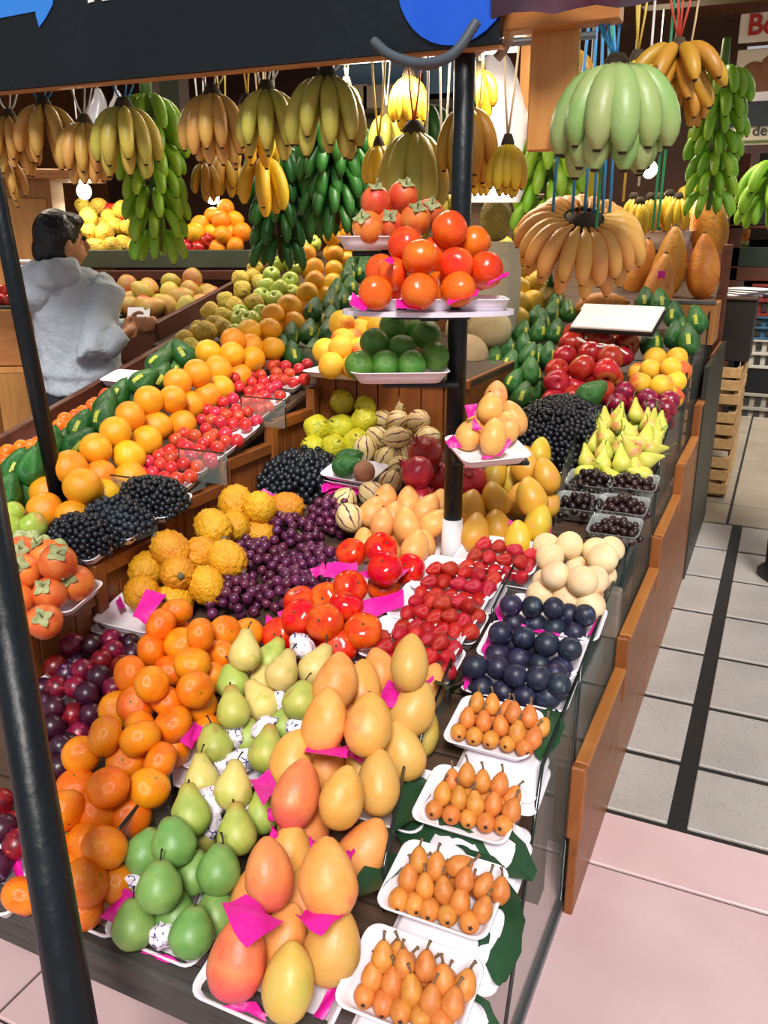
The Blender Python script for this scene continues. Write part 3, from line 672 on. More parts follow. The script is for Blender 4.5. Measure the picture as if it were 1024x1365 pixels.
# ------------------------------------------------------------------ foam trays, tissue, wrappers
def rrect(w, d, rad, z, n=4):
    out = []
    for cx, cy, a0 in ((1, 1, 0), (-1, 1, 1), (-1, -1, 2), (1, -1, 3)):
        for i in range(n+1):
            a = (a0+i/n)*math.pi/2; out.append((cx*(w/2-rad)+rad*math.cos(a), cy*(d/2-rad)+rad*math.sin(a), z))
    return out
TRAYS = {}
def tray_mesh(w, d, h, mat=None, t=.004):
    key = (round(w, 3), round(d, 3), round(h, 3), mat)
    if key in TRAYS: return TRAYS[key]
    rad = min(w, d)*.16; loops = [rrect(w*.8, d*.76, rad*.7, 0), rrect(w*.9, d*.88, rad*.9, h*.55), rrect(w*.97, d*.96, rad, h*.97), rrect(w, d, rad, h), rrect(w*.985, d*.98, rad, h+.002),
             rrect(w*.95-t, d*.94-t, rad*.95, h*.97), rrect(w*.88-t, d*.85-t, rad*.85, h*.5), rrect(w*.78-t, d*.73-t, rad*.65, t)]
    n = len(loops[0]); vs = [p for l in loops for p in l]; fs = [tuple(range(n-1, -1, -1))]
    for i in range(len(loops)-1):
        for k in range(n): fs.append((i*n+k, i*n+(k+1) % n, (i+1)*n+(k+1) % n, (i+1)*n+k))
    fs.append(tuple(range((len(loops)-1)*n, len(loops)*n)))
    TRAYS[key] = me_from('foam_tray', vs, fs, mat or M_foam); return TRAYS[key]
def tray(x, y, w, d, surf, label, h=.028, yaw=0., lift=0., group=None, flip=False, mat=None, name='foam_tray', depth=None, q=None):
    p = atd(x, y, depth) if depth else on(surf, x, y, lift+(h if flip else 0))
    qq = (q or slope_q(surf)) @ Quaternion((0, 0, 1), yaw)
    if flip: qq = qq @ Quaternion((1, 0, 0), math.pi)
    return tag(link(name, tray_mesh(w, d, h, mat), None, TRS(p, qq)), label, 'tray', group)
def tissue(zk, pts, h, label, surf='C', mat=None, grp='magenta tissue sheets between the fruit', wob=.006, name='tissue_paper', depth=None):
    """sheet through 4 pixel corners, each at its own height over the display, softly creased"""
    hs = h if isinstance(h, (list, tuple)) else [h]*4
    C4 = [(atd(*px(zk, *p), hh) if depth else on(surf, *px(zk, *p), hh)) for p, hh in zip(pts, hs)]
    n = 5; vs = []; seed = random.uniform(0, 9)
    nn = (C4[1]-C4[0]).cross(C4[3]-C4[0]).normalized()
    for j in range(n+1):
        for i in range(n+1):
            u, v = i/n, j/n; p = C4[0].lerp(C4[1], u).lerp(C4[3].lerp(C4[2], u), v)
            vs.append(p+nn*wob*(math.sin(u*5+seed)*math.cos(v*4+seed*2)+.5*math.sin(9*u*v+seed)))
    fs = [(j*(n+1)+i, j*(n+1)+i+1, (j+1)*(n+1)+i+1, (j+1)*(n+1)+i) for j in range(n) for i in range(n)]
    return tag(link(name, me_from(name, vs, fs, mat or M_pink)), label, 'paper', grp)
def print_mat():
    t = NT('printed_tissue'); v, rnd, o = t.ocoord()
    vo = t.add('ShaderNodeTexVoronoi', feature='DISTANCE_TO_EDGE'); vo.inputs['Scale'].default_value = 1.7; t.link(v, vo.inputs['Vector'])
    n = t.noise(v, 2.2, 2.)
    ad = t.add('ShaderNodeMath', operation='MULTIPLY'); t.link(t.rng(vo.outputs[0], .05, .09, 1, 0), ad.inputs[0]); t.link(t.rng(n, .5, .56), ad.inputs[1])
    col = t.mix(ad.outputs[0], lin('#efe3ee'), lin('#38467e')); t.link(col, t.b.inputs['Base Color']); t.b.inputs['Roughness'].default_value = .5
    MATS['printed_tissue'] = t.m; return t.m
M_print = print_mat()
def crumple(name, seed, mat, amp=.32):
    rr = random.Random(seed); dirs = [(Vector((rr.gauss(0, 1), rr.gauss(0, 1), rr.gauss(0, 1))).normalized(), rr.uniform(2, 6), rr.uniform(0, 6)) for _ in range(9)]
    def f(x, y, z):
        v = Vector((x, y, z)); s = 1+amp*sum(abs(math.sin(d.dot(v)*k+p))-.6 for d, k, p in dirs)/3
        return (x*s, y*s, z*s*.7)
    return revolve(name, ball(14), mat, 22, f)
WRAP = [crumple('fruit_wrapper', i, M_print) for i in range(4)]
def wrapper(zk, x, y, h, r, label, surf='C', grp='printed tissue wrappers among the pears'):
    o = link('fruit_wrapper', random.choice(WRAP), None, TRS(on(surf, *px(zk, x, y), h), rq(), r)); return tag(o, label, 'wrapper', grp)

# ------------------------------------------------------------------ mandarins
heap('mandarin', 'mandarin', 'glossy orange mandarin', 'mandarin', 'mandarins heaped beside the pears', 'C',
     'C: 350 150 3.2; 258 240 3.4; 235 350 2.4; 250 425 1.4; 480 270 4; 615 255 2.6; 735 265 1.6; 370 320 2.8; 590 390 2; 435 430 3.2; 320 465 2; 95 485 2.6; 215 540 4; 450 570 3.4; 305 640 2.4; 480 680 1.6; 545 500 1.6; 130 670 2.2; 25 680 1.2; 330 770 2.4; 150 770 1.8; 160 850 3.2; 75 960 2; 250 950 2.4; 330 880 1.2; 500 770 1'
     '| A: 570 660 3.6; 440 780 2.4; 420 920 1.6; 590 940 3.4; 810 950 2.2'
     '| B: 345 140 2.8; 530 150 2; 710 150 1.4; 340 310 1.6; 480 300 1.6; 570 330 3; 390 430 1; 470 510 2.6; 630 520 1.2; 480 640 1; 130 590 1; 640 400 1', .042, 'rand', near=[('next to the yellow pitahayas', 'C', 300, 120), ('beside the dark plums', 'A', 480, 560), ('beside the yellow-green pears', 'C', 480, 640), ('at the weathered shelf edge', 'B', 420, 640)])
tray(128, 1196, .22, .15, 'C', 'foam tray under the front mandarins on the weathered shelf edge', .03)
tray(*px('C', 420, 930), .26, .2, 'C', 'foam tray under the mandarins beside the pear tray', .02)
# ------------------------------------------------------------------ dark and red plums on the left
heap(None or {'d': 'plum', 'r': 'plum'}, {'d': ('plum', 'dark purple plum'), 'r': ('red_plum', 'wine-red plum')}, '', 'plum', 'plums heaped left of the mandarins', 'C',
     'A: 410 185 2.6 r; 395 245 2; 510 160 2.6; 600 145 2.4 r; 625 185 2.4 r; 700 160 2 ; 720 205 2; 325 280 2 r; 360 320 2; 455 300 3 r; 565 250 2.8 r; 650 270 2.4 r; 550 350 3; 240 400 1.6; 310 400 2.2 r; 420 405 2.6 r; 475 440 2.8; 630 415 2.2 r; 230 490 1.6; 315 515 2.4; 400 530 1.6 r; 490 545 1.6; 580 500 1.4 r; 270 630 2 ; 330 725 2.4; 220 690 1.4; 380 700 1.2; 315 845 2; 250 800 1.2; 260 930 1.2 r; 210 590 1.2; 290 1000 1; 440 640 1 r; 200 760 1;460 500 1.2'
     '| B: 10 110 2.2 r; 20 230 2.4; 70 330 2 r; 20 400 1.6; 40 170 1.6 r', .028, 'rand', near=[('under the crate step', 'A', 420, 230), ('beside the mandarins', 'A', 560, 440), ('by the thick pole', 'A', 260, 720), ('at the shelf edge', 'B', 20, 300)])
tray(*px('A', 350, 520), .24, .17, 'C', 'foam tray under the dark plums', .025)
tray(*px('B', 20, 520), .2, .15, 'C', 'foam tray of dark plums at the far end of the weathered shelf edge', .04)
# ------------------------------------------------------------------ pears
heap({'p': 'pear', 'g': 'pear', 'c': 'pear'}, {'p': ('pear', 'yellow-green plump pear'), 'g': ('pear_green', 'smooth green pear'), 'c': ('pear_cream', 'cream-yellow pear')}, '', 'pear', 'pears among printed wrappers', 'C',
     'C: 720 390 3.2 4 c; 670 530 1.8 -10 p; 660 690 3 -8 p; 850 440 1.5 25 p; 925 490 2.8 22 c; 820 650 1.6 -30 c; 560 880 1.6 -12 p; 740 840 1 0 p; 840 920 1.8 8 p; 940 770 1.3 20 p; 800 540 1 0 c'
     '| E: 285 400 2.8 12 p; 370 210 2.4 25 c'
     '| D: 490 90 1.5 -5 c; 660 140 3 6 c; 680 380 2.4 -5 p; 810 270 1.5 5 p; 430 290 2.6 -8 p; 340 440 3.3 -10 g; 175 490 2.2 25 g; 255 680 3 0 g; 440 600 1.6 5 g; 575 600 2.4 8 g; 140 880 1.2 -5 g; 350 830 1 0 g; 430 930 2.2 5 g; 550 810 1 0 g', .038, 'lean', near=[('at the weathered shelf edge', 'D', 300, 880), ('beside the mandarins', 'D', 250, 350), ('beside the large mangoes', 'E', 260, 520), ('in front of the tomatoes', 'C', 850, 430)])
tray(232, 1232, .2, .15, 'C', 'foam tray of green pears on the weathered shelf edge', .028)
tray(316, 1015, .2, .15, 'C', 'foam tray of yellow-green pears behind the green pears', .028)
for zk, x, y, h, r in (('C', 670, 815, .075, .028), ('C', 830, 785, .08, .032), ('C', 700, 960, .05, .032), ('D', 540, 200, .09, .034), ('D', 530, 330, .07, .028), ('D', 110, 640, .07, .022), ('D', 280, 930, .05, .026), ('E', 300, 95, .11, .036), ('E', 180, 380, .08, .022), ('E', 280, 530, .08, .026), ('C', 610, 985, .04, .026), ('D', 740, 250, .08, .024), ('C', 760, 480, .05, .024), ('D', 640, 710, .05, .02)):
    wrapper(zk, x, y, h, r, 'crumpled white tissue wrapper with blue print among the pears')
# ------------------------------------------------------------------ large mangoes
heap({'m': 'mango', 'y': 'mango', 'r': 'mango'}, {'m': ('mango', 'large orange-yellow mango'), 'y': ('mango_yellow', 'large pale yellow mango'), 'r': ('mango_red', 'large red-blushed mango')}, '', 'mango', 'large mangoes piled at the front', 'C',
     'E: 480 300 3 4 m; 430 510 4 4 m; 650 530 3.9 2 m; 885 190 4.6 6 y; 900 460 2.6 22 y; 850 665 1.8 -10 y; 715 850 2.4 4 y; 235 740 2.6 22 m; 440 770 1.2 20 m; 280 920 3.2 12 r; 500 930 3.4 14 m; 650 340 1.4 5 m; 710 260 1.2 -15 m; 590 760 1 0 y; 770 440 1 10 r; 985 330 1 20 m'
     '| F: 365 285 3.6 -5 r; 685 305 4 2 m; 190 750 2.2 4 r; 480 860 1.8 4 y; 690 690 1.7 8 y; 450 600 1.2 20 m; 490 220 1.6 10 m; 880 140 1.2 25 m; 190 450 1 0 m; 530 440 1.2 0 m', .046, 'lean', var=.05, near=[('above the front foam tray', 'F', 400, 900), ('beside the loquats', 'F', 800, 300), ('beside the pears', 'E', 220, 850), ('next to the strawberries', 'E', 880, 250), ('behind the tomatoes edge', 'E', 480, 350)])
tray(374, 1312, .25, .17, 'C', 'foam tray under the front mangoes overhanging the shelf edge', .03)
tray(525, 1078, .18, .16, 'C', 'deep white foam tray under the pale mangoes beside the glass divider', .045)
LBT = 'magenta tissue sheet tucked among the front mangoes'
tissue('F', [(100, 430), (235, 375), (440, 530), (250, 660)], [.23, .20, .16, .20], LBT)
tissue('F', [(495, 490), (560, 460), (790, 480), (660, 582)], [.19, .17, .17, .19], LBT)
tissue('F', [(600, 1040), (720, 835), (790, 840), (660, 1065)], [.03, .04, .05, .03], LBT)
tissue('F', [(100, 985), (290, 970), (390, 1075), (300, 1055)], [.03, .04, .02, .02], LBT)
tissue('F', [(570, 210), (590, 50), (640, 100), (640, 180)], [.17, .17, .15, .15], LBT); tissue('F', [(370, 60), (380, -20), (440, 100), (400, 95)], [.15, .15, .13, .13], LBT); tissue('F', [(780, 150), (830, 90), (835, 150), (800, 195)], [.1]*4, LBT)
tissue('E', [(300, 660), (340, 610), (545, 620), (545, 700)], [.19, .16, .16, .19], LBT); tissue('E', [(535, 690), (545, 650), (650, 700), (620, 725)], [.12]*4, LBT)
tissue('E', [(720, 375), (770, 270), (850, 345), (800, 415)], [.19, .18, .16, .17], LBT); tissue('E', [(850, 345), (960, 300), (1020, 245), (1010, 290)], [.16]*4, LBT); tissue('E', [(560, 235), (640, 205), (690, 230), (590, 285)], [.1]*4, LBT)
tissue('E', [(10, 820), (120, 770), (175, 885), (85, 955)], [.15, .14, .16, .17], LBT); tissue('E', [(105, 985), (160, 975), (165, 1040), (110, 1040)], [.1]*4, LBT)
LBM = 'magenta tissue sheet tucked under the mandarins'
tissue('C', [(370, 850), (440, 740), (510, 790), (415, 905)], [.11, .11, .09, .08], LBM); tissue('B', [(540, 710), (690, 560), (690, 640), (660, 760)], [.05, .08, .08, .04], LBM); tissue('B', [(60, 400), (110, 370), (140, 520), (110, 560)], [.05]*4, LBM); tissue('B', [(80, 690), (160, 655), (185, 700), (140, 705)], [.025]*4, LBM)
tissue('D', [(0, 760), (70, 670), (130, 720), (50, 880)], [.05, .09, .09, .04], 'magenta tissue sheet under the green pears'); tissue('B', [(765, 905), (785, 880), (975, 945), (900, 955)], [.02, .03, .03, .02], 'magenta tissue sheet under the green pears')
# ------------------------------------------------------------------ loquats in four trays
LQ = [('loquat in the foam tray nearest the shelf end', (548, 1322), 'H: 125 740 1; 210 775 1; 290 810 1; 380 840 1; 475 850 1| H: 165 660 2 10; 265 690 2 5; 340 725 2 -5; 420 755 2 10; 518 780 2 15; 475 680 2.4 0; 555 700 2 20; 215 575 3 3; 320 610 3 -8; 400 625 3 5; 270 575 2.2 0'),
      ('loquat in the foam tray second from the shelf end', (592, 1195), 'H: 280 305 1; 350 325 1; 420 350 1; 500 375 1; 600 405 1| H: 325 215 2 8; 400 250 2 0; 487 270 2 -5; 555 305 2 10; 660 355 1.8 20; 370 130 3 4; 450 160 3 5; 550 155 3 70; 600 235 2.8 15; 670 250 2.2 30; 705 260 1.8 10'),
      ('loquat in the foam tray third from the shelf end', (626, 1082), 'G: 408 610 1; 485 635 1; 562 652 1; 642 670 1; 722 682 1| G: 450 545 2 8; 520 565 2 0; 592 588 2 -5; 672 592 2 10; 757 620 1.8 20; 497 485 2.4 4; 560 470 3 5; 632 490 3 5; 705 520 2.6 15; 730 540 2.2 30'),
      ('loquat in the foam tray against the dark plums', (659, 980), 'G: 517 258 1; 590 277 1; 665 292 1; 742 312 1; 817 330 1| G: 557 200 2 8; 632 215 2 0; 710 235 2 -5; 783 265 2 10; 858 290 1.8 20; 600 130 3 10; 673 140 3 5; 765 175 3 5; 735 165 2.4 15; 845 205 2.4 10; 880 235 2 30')]
LIFT = .05
for i, (lb, c, src) in enumerate(LQ):
    w = (.205, .2, .19, .185)[i]
    tray(c[0], c[1], w, .15, 'C', 'shallow white foam tray holding '+lb.replace('loquat in', 'loquats,').replace('the foam tray ', ''), .026, 0, LIFT)
    tray(c[0]+8, c[1]+34, w*.96, .14, 'C', 'upturned white foam tray propping the loquats, '+lb.replace('loquat in the foam tray ', ''), .024, 0, .024, flip=True)
    tray(c[0]+10, c[1]+50, w*.96, .14, 'C', 'lowest upturned foam tray below the loquats, '+lb.replace('loquat in the foam tray ', ''), .024, 0, .0, flip=True)
    fr, rest = src.split('|')
    grp = 'loquats: '+lb
    for x, y, h, t, kk in parse(fr):
        put('loquat', 'loquat', on('C', x, y, LIFT+.006+h*.0185), axis_q((random.gauss(0, .18)-.3, .95, -.12+random.gauss(0, .12)), random.uniform(0, 6)), .0178, lb.replace('loquat', 'orange loquat with dark eye showing', 1), 'loquat', grp)
    A = [on('C', x, y, LIFT+.006+h*.0175) for x, y, h, t, kk in parse(rest)]
    for (x, y, h, t, kk), p in zip(parse(rest), scatter([a[:] for a in A], .0165, 20)):
        put('loquat', 'loquat', Vector(p), leanq(t or 0, .5), .0178, lb.replace('loquat', 'orange loquat leaning stem upwards', 1), 'loquat', grp)
    # hidden ones that carry the upper rows
    cc = on('C', c[0], c[1]-8, LIFT+.022)
    for j in range(4): put('loquat', 'loquat', cc+Vector(((j-1.5)*.036, .02, .008)), axis_q((random.gauss(0, .3), 1, .2)), .0175, lb.replace('loquat', 'orange loquat buried under others', 1), 'loquat', grp)
# broad dark leaves under trays and by the divider
M_dleaf = plain('broad_leaf', '#173a22', .45, noise=('#24502c', 4.), bump=(.3, 9))
def leaf(zk, x, y, h, ln, w, yaw, label, pitch=0., surf='C'):
    vs = []; fs = []; n = 8
    for i in range(n+1):
        t = i/n; ww = w*math.sin(math.pi*min(t*.93+.04, 1))**.7*(1+.06*(-1)**i)
        for s in (-1, -.5, 0, .5, 1): vs.append((s*ww/2, (t-.5)*ln, .012*abs(s)-.02*(2*t-1)**2*(1 if t > .5 else .4)+.004*math.sin(9*t+3*s)))
    fs = [(i*5+k, i*5+k+1, (i+1)*5+k+1, (i+1)*5+k) for i in range(n) for k in range(4)]
    o = link('leaf', me_from('leaf', vs, fs, M_dleaf), None, TRS(on(surf, *px(zk, x, y), h), slope_q(surf) @ Quaternion((0, 0, 1), yaw) @ Quaternion((1, 0, 0), pitch))); return tag(o, label, 'leaf', 'broad leaves among the loquat trays')
LL = 'broad dark green leaf laid under the loquat trays'
leaf('H', 480, 60, .045, .2, .11, 1.4, LL); leaf('H', 690, 60, .042, .2, .1, 1.2, LL); leaf('H', 740, 420, .04, .2, .08, .3, LL); leaf('G', 920, 250, .06, .16, .07, .1, LL); leaf('H', 620, 850, .02, .12, .06, 1., LL)
leaf('K', 450, 880, .1, .13, .07, .3, 'broad dark leaf standing between mangoes and plums', -.7); leaf('G', 320, 560, .05, .2, .06, .0, 'broad dark leaf along the divider beside the pale mangoes', -.2); leaf('F', 985, 260, .06, .16, .06, -.2, 'broad dark leaf between front mangoes and loquats', -.3)
# glass divider between mangoes and right trays
def divider(a, b, hgt, label, thick=.004):
    A, B = Vector(a), Vector(b); o = empty('glass_divider', A, label, 'glass', None)
    P = [A, B, B+Vector((0, 0, hgt)), A+Vector((0, 0, hgt))]; P = [p-A for p in P]; n = (P[1].cross(Vector((0, 0, 1)))).normalized()*thick*.5
    link('pane', me_from('pane', [p+n for p in P]+[p-n for p in P], [(0, 1, 2, 3), (7, 6, 5, 4)], 'glass', False), o)
    link('edge', MB().tube([P[0], P[3], P[2], P[1]], .0035, 5).mesh('edge', 'glass_edge'), o)
divider(on('C', 512, 1215), on('C', 540, 1070), .1, 'low glass divider between front mangoes and loquats')
divider(on('C', 560, 1040), on('C', 600, 930), .1, 'low glass divider between pale mangoes and loquats')
divider(on('C', 655, 850), on('C', 690, 775), .08, 'low glass divider between strawberries and dark plums')
divider(on('C', 738, 700), on('C', 765, 625), .12, 'glass divider between golden mangoes and berry boxes')
divider(on('C', 152, 1180), on('C', 232, 1075), .1, 'dark-edged glass divider between mandarins and green pears')
divider(on('C', 400, 965), on('C', 470, 880), .06, 'short glass divider between tomatoes and mangoes')
# ------------------------------------------------------------------ strawberries
SB = [('ripe strawberry in the tray behind the pale yellow mango', (551, 868), 'K: 85 620 1.5; 175 610 1.6; 250 600 1.3; 330 635 1.6; 400 650 1.7; 100 690 1.7; 65 740 1; 110 770 1; 350 740 1.3; 420 740 1.3; 450 670 1.2; 360 800 1; 410 790 .9; 180 720 1.2; 260 690 1.2; 180 660 1.4'),
      ('ripe strawberry in the middle tray beside the magenta tissue', (585, 818), 'K: 265 425 2.2; 335 425 2.2; 415 440 2.6; 490 425 2.4; 550 470 2; 235 490 1.7; 300 500 1.7; 370 510 1.7; 440 510 1.7; 510 505 1.7; 580 490 1.5; 215 550 1; 275 555 1; 335 560 1; 400 570 1; 465 580 1; 530 585 1'),
      ('ripe strawberry in the tray at the foot of the paper-wrapped pole', (612, 780), 'K: 370 250 2.4; 445 250 2.6; 525 265 2.4; 600 280 2.2; 345 310 1.7; 418 320 1.8; 490 330 1.8; 570 340 1.8; 645 350 1.6; 680 300 1.4; 310 370 1; 385 375 1; 450 380 1; 520 395 1; 595 405 1'),
      ('ripe strawberry in the tray below the golden mangoes', (666, 749), 'K: 628 115 2.4; 710 120 2.4; 800 140 2.2; 585 170 1.7; 660 190 1.9; 745 190 1.9; 835 215 1.9; 885 170 1.5; 560 220 1; 620 240 1; 690 250 1; 760 262 1; 830 272 1; 875 225 1')]
for i, (lb, c, src) in enumerate(SB):
    tray(c[0], c[1]+3, .235, .17, 'C', 'white foam tray full of strawberries, '+lb.replace('ripe strawberry in the ', ''), .035, 0, .035)
    tray(c[0]+10, c[1]+26, .2, .14, 'C', 'empty foam trays propping the strawberries, '+lb.replace('ripe strawberry in the ', ''), .035, 0, .0)
    heap('strawberry', 'strawberry', lb, 'strawberry', 'strawberries: '+lb, 'C', src, .0215, 'tip', base=.042)
# ------------------------------------------------------------------ dark plums on the right, pale melons
BP = [('blue-black plum in the tray against the loquats', (693, 915), 'L: 60 870 2.2; 180 860 2.4; 280 910 2.4; 400 930 2.2; 500 920 1.8; 540 960 1.8; 95 960 1; 215 990 1; 325 1010 1; 430 1010 1'),
      ('blue-black plum in the middle plum tray', (710, 868), 'L: 205 690 2.2; 325 710 2.2; 445 745 2.2; 560 775 2; 190 780 1; 300 800 1; 410 820 1; 510 850 1; 250 740 1.4; 380 770 1.2'),
      ('blue-black plum in the tray beneath the pale melons', (738, 828), 'L: 260 540 2.2; 370 550 2.2; 485 545 2.4; 650 590 2; 270 610 1; 390 620 1; 490 630 1; 590 650 1; 550 590 1.4')]
for i, (lb, c, src) in enumerate(BP):
    tray(c[0], c[1]+6, .25, .145, 'C', 'white foam tray of plums: '+lb.replace('blue-black plum in ', ''), .03, 0, .01)
    heap('plum', 'blue_plum', lb, 'plum', lb+' row', 'C', src, .0285, 'rand', base=.014)
tissue('L', [(160, 540), (225, 470), (215, 570), (190, 620)], [.05, .05, .05, .04], 'magenta tissue sheet in the plum trays', grp='magenta tissue in the plum trays'); tissue('L', [(300, 650), (310, 628), (520, 672), (515, 690)], [.045]*4, 'magenta tissue sheet in the plum trays', grp='magenta tissue in the plum trays'); tissue('L', [(90, 760), (130, 660), (160, 740), (110, 800)], [.05]*4, 'magenta tissue sheet in the plum trays', grp='magenta tissue in the plum trays'); tissue('L', [(-20, 930), (10, 880), (40, 930), (0, 980)], [.05]*4, 'magenta tissue sheet in the plum trays', grp='magenta tissue in the plum trays'); tissue('L', [(670, 680), (720, 600), (750, 590), (700, 680)], [.03]*4, 'magenta tissue sheet in the plum trays', grp='magenta tissue in the plum trays')
heap('pale_melon', 'pale_melon', 'small pale cream melon', 'melon', 'small pale melons piled behind the plums', 'C',
     'L: 445 200 1.6; 580 215 2.4; 705 240 2.2; 840 220 1.6; 465 260 2.4; 805 280 2.6; 505 360 3; 635 385 3; 780 400 2.6; 425 460 1.4; 565 490 1.4; 700 510 1.4; 630 300 1.4; 740 330 1.4; 440 390 1.2; 660 460 1.2', .0385, 'face', near=[('against the dark plums', 'L', 560, 500), ('against the clear berry boxes', 'L', 640, 200), ('at the aisle glass', 'L', 850, 320)])
# ------------------------------------------------------------------ tomatoes
heap('tomato', 'tomato', 'glossy red-orange tomato', 'tomato', 'tomatoes on magenta tissue', 'C',
     'J: 130 850 1.2; 250 660 1.5; 245 750 2.6; 380 650 1.4; 385 785 2.8; 500 690 2.6; 590 825 2.2; 450 905 1.6; 520 585 2.2; 700 585 1; 525 400 2; 690 375 3; 710 485 2.6; 840 490 1.4', .046, 'face', near=[('beside the wrapped pear', 'J', 250, 830), ('beside the small mangoes', 'J', 650, 430), ('beside the strawberry trays', 'J', 560, 780)])
tray(445, 850, .3, .2, 'C', 'foam tray under the tomatoes', .025); tray(480, 785, .3, .17, 'C', 'foam tray under the tomatoes beside the small mangoes', .025)
LBQ = 'magenta tissue sheet under the tomatoes'; GT = 'magenta tissue under the tomatoes'
tissue('J', [(590, 660), (810, 590), (815, 690), (600, 770)], [.09, .09, .07, .07], LBQ, grp=GT); tissue('J', [(370, 530), (390, 450), (560, 450), (560, 545)], [.10, .11, .11, .10], LBQ, grp=GT); tissue('J', [(550, 500), (640, 480), (850, 490), (720, 565)], [.12, .11, .11, .12], LBQ, grp=GT); tissue('J', [(30, 880), (70, 730), (130, 780), (50, 900)], [.06, .1, .09, .05], LBQ, grp=GT); tissue('J', [(480, 790), (600, 730), (640, 740), (500, 830)], [.05]*4, LBQ, grp=GT); tissue('J', [(120, 730), (170, 670), (200, 700), (160, 770)], [.05]*4, LBQ, grp=GT); tissue('J', [(500, 970), (560, 900), (640, 890), (580, 950)], [.03]*4, LBQ, grp=GT)
tissue('J', [(300, 490), (370, 430), (390, 510), (330, 530)], [.07]*4, LBQ, grp=GT)
# ------------------------------------------------------------------ small mangoes, pepinos, quinces, pomegranates
heap('mango', 'mango_small', 'small peach-coloured mango', 'mango', 'small peach-coloured mangoes beside the pole', 'C',
     'M: 400 750 2 15; 475 690 2.2 5; 580 705 2 0; 455 820 3 2; 510 800 2 10; 580 830 3.2 0; 690 740 2 25; 720 830 2 40; 760 720 1.5 10; 620 960 2.2 12; 360 930 1.7 -10; 520 930 1.2 0; 680 920 1.3 10', .0405, 'lean', near=[('by the paper-wrapped pole', 'M', 740, 780), ('behind the tomatoes', 'M', 450, 950), ('by the purple-red grapes', 'M', 380, 760)])
tray(*px('M', 640, 960), .22, .17, 'C', 'pink-lined foam tray of small peach-coloured mangoes', .035)
tissue('M', [(560, 900), (680, 840), (690, 870), (600, 930)], [.06]*4, 'magenta tissue sheet among the small mangoes', grp='magenta tissue among small mangoes'); tissue('M', [(690, 1000), (700, 880), (720, 930), (700, 1020)], [.05]*4, 'magenta tissue sheet among the small mangoes', grp='magenta tissue among small mangoes'); tissue('M', [(690, 880), (730, 850), (745, 890), (715, 905)], [.05]*4, 'magenta tissue sheet among the small mangoes', grp='magenta tissue among small mangoes')
heap('pepino_melon', 'pepino', 'striped cream pepino melon', 'melon', 'striped pepino melons', 'C',
     'M: 240 690 1.6; 300 775 2; 390 650 1.4; 570 170 3; 650 160 2.6; 530 250 2.8; 450 250 2; 650 255 3; 720 220 2.2; 420 345 2.8; 530 350 3.2; 355 410 2.6; 470 455 2; 575 435 1.8; 690 340 2; 545 510 1.8; 490 590 1.4; 750 260 1.6', .0415, 'rand', near=[('beside the pomegranates', 'M', 600, 480), ('beside the quinces', 'M', 400, 280), ('beside the purple-red grapes', 'M', 300, 720), ('below the lime tray', 'M', 640, 160)])
heap('quince', 'quince', 'lumpy yellow-green quince', 'quince', 'quinces below the lime tray', 'C',
     'M: 230 150 2.8; 300 120 2; 160 190 1.6; 370 175 2.4; 460 140 2.6; 350 250 2.6; 220 290 2.2; 95 300 2.2; 75 390 1.3; 200 390 1.6; 300 370 1.6; 370 110 1.5; 440 90 1.2', .05, 'face', near=[('beside the blue-black grapes', 'M', 130, 380), ('beside the striped pepinos', 'M', 420, 250), ('under the lime tray', 'M', 330, 110)])
heap('orange', 'orange', 'orange tucked behind the striped pepinos', 'orange', 'oranges behind the pepinos', 'C', 'M: 715 140 2; 740 60 2; 640 90 1.6; 545 80 1.6', .05)
heap('pomegranate', 'pomegranate', 'dark red pomegranate between pepinos and the pole', 'pomegranate', 'pomegranates by the pole', 'C', 'M: 690 440 2.4; 645 560 2.2; 750 560 1; 920 580 1.6; 650 680 .95', .057, 'face')
tray(*px('M', 300, 545), .2, .15, 'C', 'small foam tray with a dark avocado and a brown fruit on the pepinos', .02, -.1, .075)
tray(*px('M', 300, 575), .2, .14, 'C', 'spare foam tray under the avocado tray', .02, -.1, .05)
put('avocado', 'avocado_plain', on('C', *px('M', 235, 500), .125), leanq(75, 1.), .036, 'dull dark avocado lying in the small foam tray', 'avocado', None)
put('avocado', 'avocado_plain', on('C', *px('M', 250, 455), .125), leanq(70, 1.), .034, 'olive avocado lying behind the dull dark avocado', 'avocado', None)
m_ = fruit('skin_sapote', '#b0785a', '#a06a48', rough=.7, bump=(.3, 14)); kind('sapote', revolve('sapote', ball(12, .95), m_, 18))
put('sapote', 'sapote', on('C', *px('M', 350, 528), .12), rq(), .037, 'round brown fruit in the small foam tray beside the avocado', 'fruit', None)
tissue('M', [(115, 635), (230, 590), (460, 590), (290, 665)], [.05, .05, .05, .04], 'magenta tissue sheet under the small avocado tray', grp=None); tissue('M', [(110, 590), (230, 580), (230, 620), (120, 630)], [.06]*4, 'crimson tissue fold beside the small avocado tray', grp=None)
heap('mango', 'mango_gold', 'golden mango', 'mango', 'golden mangoes right of the pole', 'C',
     'N: 450 500 2.8 5; 530 440 1.8 10; 570 560 3.2 -12; 290 565 1.8 20; 285 690 2.4 -8; 410 690 1.5 8; 495 710 2.8 -5; 160 740 2.2 15; 180 870 1.6 5; 310 850 1.2 0; 490 800 2 10; 420 890 1.2 0; 350 600 1 0', .0445, 'lean', near=[('by the strawberry tray', 'N', 300, 860), ('by the black grape heap', 'N', 480, 440), ('by the berry boxes', 'N', 590, 650)])
